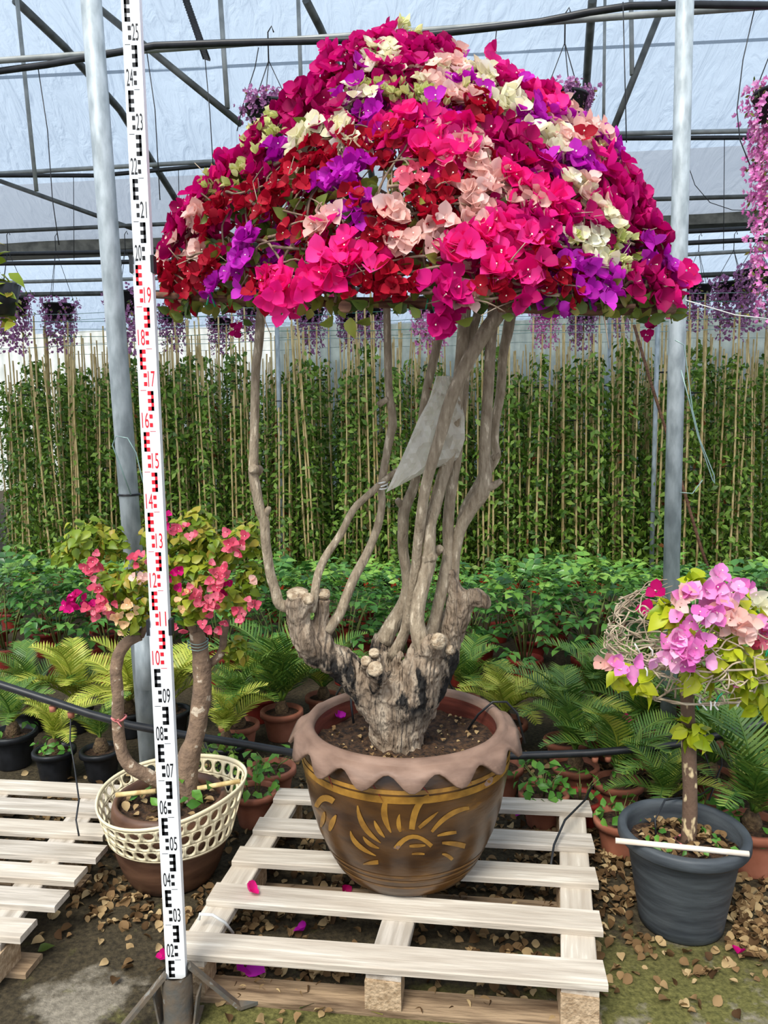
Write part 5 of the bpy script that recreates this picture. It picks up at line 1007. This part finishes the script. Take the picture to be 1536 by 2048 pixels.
ORD = 'first second third fourth fifth sixth seventh eighth ninth tenth eleventh twelfth thirteenth fourteenth fifteenth sixteenth seventeenth eighteenth nineteenth twentieth'.split() + ['twenty-' + q for q in 'first second third fourth fifth sixth seventh eighth ninth'.split()] + ['thirtieth'] * 9
def in_view(p, r=.3): x, y = to_px(p); m_ = r * FPX / p.y; return -m_ < x < 1536 + m_
for row, (v, n, u0, du, lab) in enumerate(((4.62, 15, -2.6, .375, 'nearest shrub row'), (5.1, 16, -2.95, .385, 'second shrub row'), (5.6, 18, -3.25, .39, 'third shrub row'), (6.1, 19, -3.55, .395, 'farthest shrub row'))):
    c_ = 0
    for i in range(n):
        loc = gh(u0 - .5 + du * i + rs.uniform(-.05, .05), v + rs.uniform(-.06, .06))
        if not in_view(loc): continue
        k = rs.randrange(3); o = protos[k] if first[k] else copy_tree(protos[k]); first[k] = False
        o.location = loc; o.rotation_euler = (0, 0, rs.uniform(0, 6.28)); s_ = rs.uniform(.95, 1.15) * (1, .92, .8, .68)[row]; o.scale = (s_, s_, s_)
        tag(o, 'glossy leafed shrub in a red pot, %s from the left in the %s' % (ORD[c_], lab), 'shrub', 'shrubs in the ' + lab); c_ += 1
# dark ground cloth kerb between shrubs and canes
# ------------------------------------------------------------------ climbing plants on bamboo canes
def vine_meshes(seed, H, dens):
    r = random.Random(seed); b = MB(); P, F = petal(0.066, 0.034, .1, -.15, 1, 2, fold=.12); pv = np.array(P); Ms = []
    for k in range(dens):
        t = r.random() ** 1.5; z = .2 + t * (H - .35); rad = .20 * (1 - .5 * t) * r.uniform(.15, 1.1); q = r.uniform(0, 6.28)
        Ms.append(trs(Vector((rad * math.cos(q), rad * math.sin(q), z)), frame(Vector((math.cos(q) + r.gauss(0, .5), math.sin(q) + r.gauss(0, .5) - .2, .7 + r.gauss(0, .4))), r.uniform(0, 6.28)), r.uniform(.65, 1.35)))
    o = scatter('foliage', [(pv, F, [0] * len(F), Ms, 0)], [LEAF['vine']]); me = o.data; bpy.data.objects.remove(o); return me
M['dead_leaf'] = leafmat('dead_leaf', [srgb(*c) for c in ((96, 52, 28), (132, 78, 42), (150, 100, 60))], .8, .1, .1)
def climber_proto(seed):
    r = random.Random(seed); H = 2.15 + r.uniform(-.2, .2); t = empty('climbing_plant', (0, 0, 0)); pot_parts(t, .085, .16, 'red_pot', .007, n=16)
    for k in range(r.choice((4, 5, 5))):
        q = 2 * PI * k / 3.5 + r.uniform(-.4, .4); b = MB(); h = H + r.uniform(-.25, .3); ln = r.uniform(-.05, .05); n = 7
        b.tube([(0.085 * math.cos(q) + ln * i / n + r.gauss(0, .004), 0.085 * math.sin(q), .1 + (h - .1) * i / n) for i in range(n + 1)], [.0100 - .0003 * i for i in range(n + 1)], 6); b.build('cane', M['bamboo'], t)
    b = MB()
    for j in range(5):
        z = .5 + .35 * j; b.tube([(0.06 * math.cos(a), 0.06 * math.sin(a), z) for a in [2 * PI * i / 8 for i in range(9)]], .004, 4, False)
    tag(b.build('plant_ties', M['black_plastic'], t), kind='stuff'); b = MB(); b.tube([(0.03 * math.cos(k * .9), .03 * math.sin(k * .9), .12 + k * (H - .4) / 14) for k in range(15)], [.005 - .0002 * k for k in range(15)], 4); b.build('vine_stem', M['weed_stem'], t)
    tag(new('foliage', vine_meshes(seed, H, 800), t), kind='stuff')
    if r.random() < .6:
        Ms = [trs(Vector((r.uniform(-.08, .08), r.uniform(-.1, .05), r.uniform(.4, 1.9))), frame(Vector((r.gauss(0, 1), -1, r.gauss(0, .5))), r.uniform(0, 6)), r.uniform(.8, 1.4)) for _ in range(9)]; P, F = petal(.06, .035, .4, -.5, 2, 3)
        tag(scatter('dead_leaves', [(np.array(P), F, [0] * len(F), Ms, 0)], [M['dead_leaf']], t), 'withered brown leaves', kind='stuff')
    return t
cp = [climber_proto(s_) for s_ in (101, 102, 103, 104, 105, 106)]; used = [False] * 6
for row, (v, n, du, lab) in enumerate(((7.35, 28, .27, 'climbing plant in a red pot on bamboo canes, front cane row'), (7.85, 30, .28, 'climbing plant in a red pot on bamboo canes, second cane row'), (8.4, 32, .285, 'climbing plant in a red pot on bamboo canes, third cane row'), (9.0, 34, .29, 'climbing plant in a red pot on bamboo canes, fourth cane row'), (9.7, 34, .31, 'climbing plant in a red pot on bamboo canes, farthest cane row'))):
    c_ = 0
    for i in range(n):
        loc = gh(-(n - 1) * du / 2 - .9 + du * i + rs.uniform(-.06, .06), v + rs.uniform(-.08, .08))
        if not in_view(loc, .15): continue
        k = rs.randrange(6); o = cp[k] if not used[k] else copy_tree(cp[k]); used[k] = True
        o.location = loc; o.rotation_euler = (rs.uniform(-.02, .02), rs.uniform(-.035, .035), rs.uniform(0, 6.28)); s_ = rs.uniform(.93, 1.1); o.scale = (s_, s_, s_)
        tag(o, lab if row else 'climbing plant on bamboo canes, %s from the left in the front cane row' % ORD[c_], 'climbing plant', lab.split(', ')[-1]); c_ += 1
thing_tube('leaning_stick', [at(1268, 650, 7.0), at(1300, 760, 6.9), at(1338, 880, 6.8), at(1400, 1090, 6.7), at(1425, 1160, 6.65)], .014, 'rod_brown', 'dark bamboo stick leaning behind the right galvanised post', 'stick')
tr_ = empty('wire_trellis', gh(0, 7.3)); tag(tr_, 'rows of thin horizontal wires strung across the tops of the bamboo canes', 'trellis')
for v in (7.3, 9.9):
    for k, z in enumerate((2.42, 2.50, 2.58, 2.66, 2.74) if v < 8 else (2.6, 2.75, 2.9, 3.05)):
        b = MB(); pts = [gh(u, v, z + .012 * math.sin(u * 3 + k)) - tr_.location for u in [-5.5 + .5 * i for i in range(23)]]; b.tube(pts, .0035, 4, False); b.build('wire', M['green_wire' if k % 2 else 'wire'], tr_)
    for u in (-5.4, -1.9, 1.6, 5.2):
        b = MB(); p = gh(u, v) - tr_.location; b.tube([p, p + Vector((0, 0, 3.2))], .022, 8); b.build('stake', M['galv'], tr_)
# ------------------------------------------------------------------ hanging baskets of trailing mauve flowers
def spray_mesh(seed, R0, L, n, fs=.017):
    r = random.Random(seed); P = []; F = []; b = MB()
    for k in range(5):
        Pt, Ft = petal(fs, fs * .8, .1, .2, 1, 2); Mt = Matrix.Rotation(2 * PI * k / 5, 3, 'Z') @ Matrix.Rotation(.35, 3, 'X'); b.add(xf(Pt, Mt), Ft)
    v, f_, m_ = arr(b); Ms = []; Lf = []; lp_, lf_ = petal(.03, .014, .1, -.2, 1, 2)
    strands = [(r.uniform(0, 6.28), r.uniform(.5, 1.0), L * r.uniform(.45, 1)) for _ in range(n // 14)]
    for q, rd, l in strands:
        for _ in range(18):
            t = r.random(); rad = R0 * rd * (1.0 - .35 * t); p = Vector((rad * math.cos(q) + r.gauss(0, .014), rad * math.sin(q) + r.gauss(0, .014), .05 + R0 * .35 * (1 - rd) - t * l)); z = Vector((math.cos(q) + r.gauss(0, .5), math.sin(q) + r.gauss(0, .5), .3 + r.gauss(0, .4)))
            (Ms if r.random() < .8 else Lf).append(trs(p, frame(z, r.uniform(0, 6)), r.uniform(.8, 1.4)))
    return (v, f_, m_, Ms, 0), (np.array(lp_), lf_, [0] * len(lf_), Lf, 1)
BM = {}
for nm, L in (('short', .22), ('mid', .55), ('long', 1.25)):
    for shade in ('mauve', 'orchid'):
        o = scatter('trailing_flowers', list(spray_mesh(len(nm), .20, L, 620 if nm != 'long' else 2600)), [BR[shade], LEAF['boug']]); BM[nm, shade] = o.data; bpy.data.objects.remove(o)
def basket(x, y, d, kind, shade, sc_, lab, hook, group='hanging baskets'):
    p = at(x, y, d); t = empty('hanging_basket', p); tag(t, lab, 'hanging basket', group)
    b = MB(); b.lathe([(0, -.13), (.10, -.13), (.15, .0), (.155, .0), (.155, .015), (.14, .015), (.13, -.02), (0, -.02)], 16); o = b.build('basket', M['black_plastic'], t); o.scale = (sc_,) * 3
    o = tag(new('trailing_flowers', BM[kind, shade], t), kind='stuff'); o.scale = (sc_,) * 3
    for k in range(3):
        q = 2 * PI * k / 3 + .5; b = MB(); b.tube([Vector((.15 * math.cos(q), .15 * math.sin(q), .01)) * sc_, (0, 0, hook)], .003, 4); b.build('hanger_wire', M['black_plastic'], t)
    b = MB(); b.tube([(0, 0, hook - .01), (0, 0, hook + .14), (.02, 0, hook + .17), (.03, 0, hook + .14)], .004, 5); b.build('hook', M['black_plastic'], t); return t
B1 = gd(1100, 75, 3.58).y; basket(1128, 200, B1, 'short', 'mauve', .82, 'mauve flower basket hanging behind the right shoulder of the dome', .28)
basket(540, 218, gd(566, 92, 3.58).y, 'short', 'mauve', .85, 'mauve flower basket half hidden behind the left shoulder of the dome', .24)
basket(1568, 190, 4.2, 'long', 'orchid', 1.0, 'long trailing pink basket at the upper right edge', .42)
HB = [(118, 612, 8.5, 'mid', 'mauve', 1.1, 'mauve basket before the white wall at far left'), (22, 600, 7.6, 'mid', 'mauve', 1.1, 'mauve basket at the left edge above the canes'), (255, 590, 7.4, 'mid', 'mauve', 1.2, 'mauve basket just left of the staff'), (345, 622, 9, 'mid', 'mauve', 1.0, 'mauve basket under the left end of the dome'), (440, 640, 10.5, 'mid', 'mauve', 1.0, 'small mauve basket below the dome at left'),
      (500, 610, 10, 'mid', 'mauve', 1.0, 'mauve basket left of the far left limb'), (620, 620, 9.2, 'mid', 'mauve', 1.1, 'mauve basket right of the left limb'), (700, 628, 9.7, 'mid', 'mauve', 1.0, 'distant mauve basket under the dome centre'), (745, 618, 9.5, 'mid', 'mauve', 1.0, 'mauve basket left of the slim middle limb'), (860, 600, 7.4, 'mid', 'orchid', 1.12, 'bright pink trailing basket above the plastic bag'),
      (1090, 610, 7.0, 'mid', 'orchid', .9, 'bright pink trailing basket right of the limbs'), (1165, 615, 8.6, 'mid', 'mauve', 1.0, 'mauve basket behind the right end of the dome'), (1240, 600, 10, 'mid', 'mauve', 1.0, 'mauve basket left of the right post'), (1395, 575, 8.4, 'mid', 'mauve', 1.0, 'mauve basket just right of the right post'), (1465, 570, 7.4, 'mid', 'mauve', 1.1, 'mauve basket near the right edge above the canes'), (1515, 545, 7.0, 'mid', 'mauve', 1.1, 'mauve basket at the right edge below the trailing one')]
for x, y, d, k, sh_, s_, lab in HB: d = gd(x, 424, 3.62).y if sh_ == 'orchid' else d; basket(x, y, d, k, sh_, s_, lab, 3.62 - .13 - at(x, y, d).z if sh_ == 'orchid' else max(.3, (at(x, 500, d).z - at(x, y, d).z)))
# leafy basket at the left edge
lb_ = empty('hanging_basket', at(-10, 590, 2.4)); tag(lb_, 'leafy hanging basket with red blooms cut by the left edge', 'hanging basket', 'hanging baskets')
b = MB(); b.lathe([(0, -.06), (.05, -.06), (.075, .03), (.07, .03), (0, .02)], 16); b.build('basket', M['black_plastic'], lb_); small_leafy(lb_, 60, .075, .26, 'olive', 88, .05, -.09)
for k in range(5): new('flower', fmesh('crimson' if k < 3 else 'coral', k % 3), lb_, (rr.uniform(-.03, .03), -.03, .2 + rr.uniform(-.04, .04) if k < 3 else .03), (1.2, rr.uniform(-1, 1), 0), .8)
b = MB(); b.tube([(0, 0, .02), (0, 0, 2.0)], .003, 4); b.build('hanger_wire', M['black_plastic'], lb_)

# ------------------------------------------------------------------ plastic bag tied in the tree
M['bag'] = bpy.data.materials.new('clear_bag'); M['bag'].use_nodes = True
_t = M['bag'].node_tree; _n = _t.nodes; _b = _n['Principled BSDF']; _b.inputs['Base Color'].default_value = srgb(244, 238, 224); _b.inputs['Roughness'].default_value = .22; _b.inputs['Specular IOR Level'].default_value = .6
_tp = _n.new('ShaderNodeBsdfTransparent'); _mx = _n.new('ShaderNodeMixShader'); _mx.inputs[0].default_value = .72; _t.links.new(_tp.outputs[0], _mx.inputs[1]); _tl = _n.new('ShaderNodeBsdfTranslucent'); _tl.inputs[0].default_value = srgb(244, 240, 228); _m2 = _n.new('ShaderNodeMixShader'); _m2.inputs[0].default_value = .45; _t.links.new(_b.outputs[0], _m2.inputs[1]); _t.links.new(_tl.outputs[0], _m2.inputs[2]); _t.links.new(_m2.outputs[0], _mx.inputs[2]); _t.links.new(_mx.outputs[0], _n['Material Output'].inputs[0])
bagL = [(872, 752), (858, 800), (836, 840), (815, 890), (795, 935), (772, 985)]; bagR = [(903, 752), (918, 790), (929, 830), (930, 880), (915, 920), (850, 945)]
bag = empty('plastic_bag', at(860, 850, 2.5)); tag(bag, 'milky clear plastic bag drooping between the limbs of the big tree', 'bag')
b = MB(); n = 14; m = 22; P = []
for side in (0, 1):
    for j in range(m + 1):
        t = j / m * 5; k = min(4, int(t)); f_ = t - k; l = (bagL[k][0] + (bagL[k + 1][0] - bagL[k][0]) * f_, bagL[k][1] + (bagL[k + 1][1] - bagL[k][1]) * f_); r_ = (bagR[k][0] + (bagR[k + 1][0] - bagR[k][0]) * f_, bagR[k][1] + (bagR[k + 1][1] - bagR[k][1]) * f_)
        for i in range(n + 1):
            s_ = i / n; bulge = .045 * math.sin(PI * s_) * (0.35 + math.sin(PI * j / m)); P.append(at(l[0] + (r_[0] - l[0]) * s_, l[1] + (r_[1] - l[1]) * s_, 2.452 + (-bulge if side == 0 else bulge * .6) + .014 * math.sin(8 * s_ + j * .7 + 2 * side) + .010 * math.sin(15 * s_ - j * 1.1) + rr.gauss(0, .007)) - bag.location)
o2 = (m + 1) * (n + 1)
for o_ in (0, o2): b.add(P[o_:o_ + o2], [(j * (n + 1) + i, j * (n + 1) + i + 1, (j + 1) * (n + 1) + i + 1, (j + 1) * (n + 1) + i) for j in range(m) for i in range(n)])
b.sm = [False] * len(b.sm); bg_ = b.build('film', M['bag'], bag)
b = MB(); b.tube([at(858, 776, 2.46) - bag.location, at(878, 788, 2.45) - bag.location, at(897, 792, 2.42) - bag.location, at(903, 786, 2.42) - bag.location], .0028, 5); b.build('tie_wire', M['rod_brown'], bag)
tie = empty('white_tie', at(763, 970, 2.49)); tag(tie, 'white string tie binding two limbs beside the plastic bag', 'tie')
for k in range(3):
    b = MB(); b.tube([Vector((.020 * math.cos(2 * PI * i / 12), .020 * math.sin(2 * PI * i / 12), .006 * (k - 1) + .006 * math.sin(2 * PI * i / 12 + k))) for i in range(13)], .003, 5, False); b.build('loop', M['tie_white'], tie)
# ------------------------------------------------------------------ litter of fallen bracts
def dry_leaf(seed):
    r = random.Random(seed); b = MB(); P, F = petal(.040 * r.uniform(.8, 1.2), .034 * r.uniform(.8, 1.1), r.uniform(.15, .8), r.uniform(-.4, .7), 2, 5, fold=r.uniform(-.1, .25), rnd=True); b.add([(x, y - .02, z + r.uniform(-.002, .002) + .004) for x, y, z in P], F); return b
DL = [dry_leaf(k) for k in range(5)]; DM = [q.mesh('fallen_leaf', LEAF['dry']) for q in DL]
def lit_ok(p, z):
    return True
zones = [(gd(900, 1990), .85, .12, 60), (gd(1050, 1800), .55, .35, 620), (gd(1300, 1720), .45, .45, 900), (gd(1480, 1850), .25, .25, 380), (gd(700, 1700), .55, .4, 620), (gd(420, 1850), .35, .22, 240), (gd(260, 1790), .3, .2, 260), (gd(150, 1640), .5, .35, 420), (gd(600, 1940), .4, .06, 110), (gd(1210, 1620), .5, .4, 500), (gd(700, 1560), 1.2, .3, 500), (gd(1250, 1960), .35, .08, 26), (gd(540, 1985), .12, .03, 26), (gd(480, 2000), .3, .1, 26)]
pts = []
for c, a, b_, n in zones:
    for _ in range(n):
        x, y = c.x + rr.gauss(0, a * .55), c.y + rr.gauss(0, b_ * .55)
        if y < 1.75: continue
        if math.hypot(x - bx, y - by) < .145 or math.hypot(x - cx, y - cyy) < .15: continue
        if (x - s0.x) ** 2 + (y - s0.y) ** 2 < .06 ** 2: continue
        if x < -.62 and y < 2.25 and rr.random() < .8: continue
        pts.append((x, y, rr.uniform(.002, .012)))
pts.sort(key=lambda q: q[1]); big_q = {}
loose = [q for q in pts if not (-.62 < q[0] < .85 and 1.95 < q[1] < 3.0)]; pick = set(id(q) for q in loose[:300])
for q in pts:
    k = rr.randrange(5); Mx = trs(Vector(q), Matrix.Rotation(rr.uniform(0, 6.28), 3, 'Z') @ Matrix.Rotation(rr.gauss(0, .45), 3, 'X') @ Matrix.Rotation(rr.gauss(0, .45), 3, 'Y'), rr.uniform(.5, .95))
    if id(q) in pick:
        o = new('fallen_leaf', DM[k]); o.matrix_world = Mx; tag(o, 'dry papery tan bract lying on the floor in front', 'leaf', 'loose dry bracts on the floor')
    else: big_q.setdefault(k, []).append(Mx)
tag(scatter('leaf_litter', [(*arr(DL[k]), Ms, 0) for k, Ms in big_q.items()], [LEAF['dry']]), 'carpet of dry papery tan bracts under and between the pallets', 'litter', kind='stuff')
for parent, cc, rad, z, n in ((bp, (0, 0), .155, .262, 130), (lpot, (0, 0), .165, .275, 60)):
    Ms = [trs(Vector((rad * math.sqrt(rr.random()) * math.cos(a), rad * math.sqrt(rr.random()) * math.sin(a), z + rr.uniform(0, .012))), Matrix.Rotation(rr.uniform(0, 6.28), 3, 'Z') @ Matrix.Rotation(rr.gauss(0, .5), 3, 'X'), rr.uniform(.5, .9)) for a in [rr.uniform(0, 6.28) for _ in range(n)]]
    tag(scatter('leaf_mulch', [(*arr(DL[0]), Ms, 0)], [LEAF['dry']], parent), kind='stuff')
Ms = [trs(Vector((.27 * q * math.cos(a), .27 * q * math.sin(a), .422)), Matrix.Rotation(rr.uniform(0, 6), 3, 'Z') @ Matrix.Rotation(rr.gauss(0, .5), 3, 'X'), rr.uniform(.15, .55)) for a, q in [(rr.uniform(0, 6.28), rr.uniform(.45, 1)) for _ in range(110)]]
tag(scatter('soil_debris', [(*arr(DL[1]), Ms, 0)], [LEAF['dry']], pot), kind='stuff')
small_leafy(bp, 26, .15, .05, 'weed', 61, .030, .265); small_leafy(lpot, 22, .14, .09, 'weed', 62, .05, .28)
for x, y, z, col, s_, lab in ((497, 1781, ZT + .012, 'hot_pink', .95, 'fresh pink bloom lying on a front slat of the laden pallet'), (490, 1932, .03, 'purple', 1.7, 'crumpled purple bloom lying under the front slat'), (1475, 1908, .02, 'magenta', .75, 'magenta bloom lying on the floor near the black pot'), (606, 1862, .02, 'purple', .8, 'purple bloom fallen between the front slats'),
        (690, 1782, .02, 'crimson', .7, 'crimson bloom fallen below the sun pot'), (326, 1912, .02, 'magenta', .6, 'magenta bloom just left of the foot of the staff'), (1040, 1630, .03, 'purple', .6, 'purple bloom under the back slats at right'), (85, 1720, .03, 'purple', .8, 'purple bloom under the empty left pallet'), (678, 1435, ZT + .43, 'purple', .75, 'purple bloom on the soil of the sun pot'), (1255, 1440, .35, 'crimson', .8, 'dark crimson bloom caught among the cycads at right')):
    o = new('fallen_bloom', fmesh(col, 1), None, gd(x, y, z), (rr.uniform(.3, 1), rr.uniform(-.6, .6), rr.uniform(0, 6)), s_); tag(o, lab, 'flower')
for x, y, lab in ((76, 1903, 'fresh green leaf on the dark floor at left'), (625 + 6, 1915 + 90, 'green leaf on the mossy floor before the laden pallet'), (740, 2012, 'pale green leaf on the floor at the bottom centre')):
    o = new('green_leaf', lme, None, gd(x, y, .01), (.2, .2, rr.uniform(0, 6)), 1.1); tag(o, lab, 'leaf')
thing_tube('plastic_strap', [gd(398, 1840, ZT + .005), gd(400, 1828, ZT + .02), gd(425, 1830, ZT + .03), gd(450, 1845, ZT), gd(466, 1866, ZT - .06)], .0045, 'tie_white', 'white plastic strap looped round the left end of the laden pallet', 'strap')
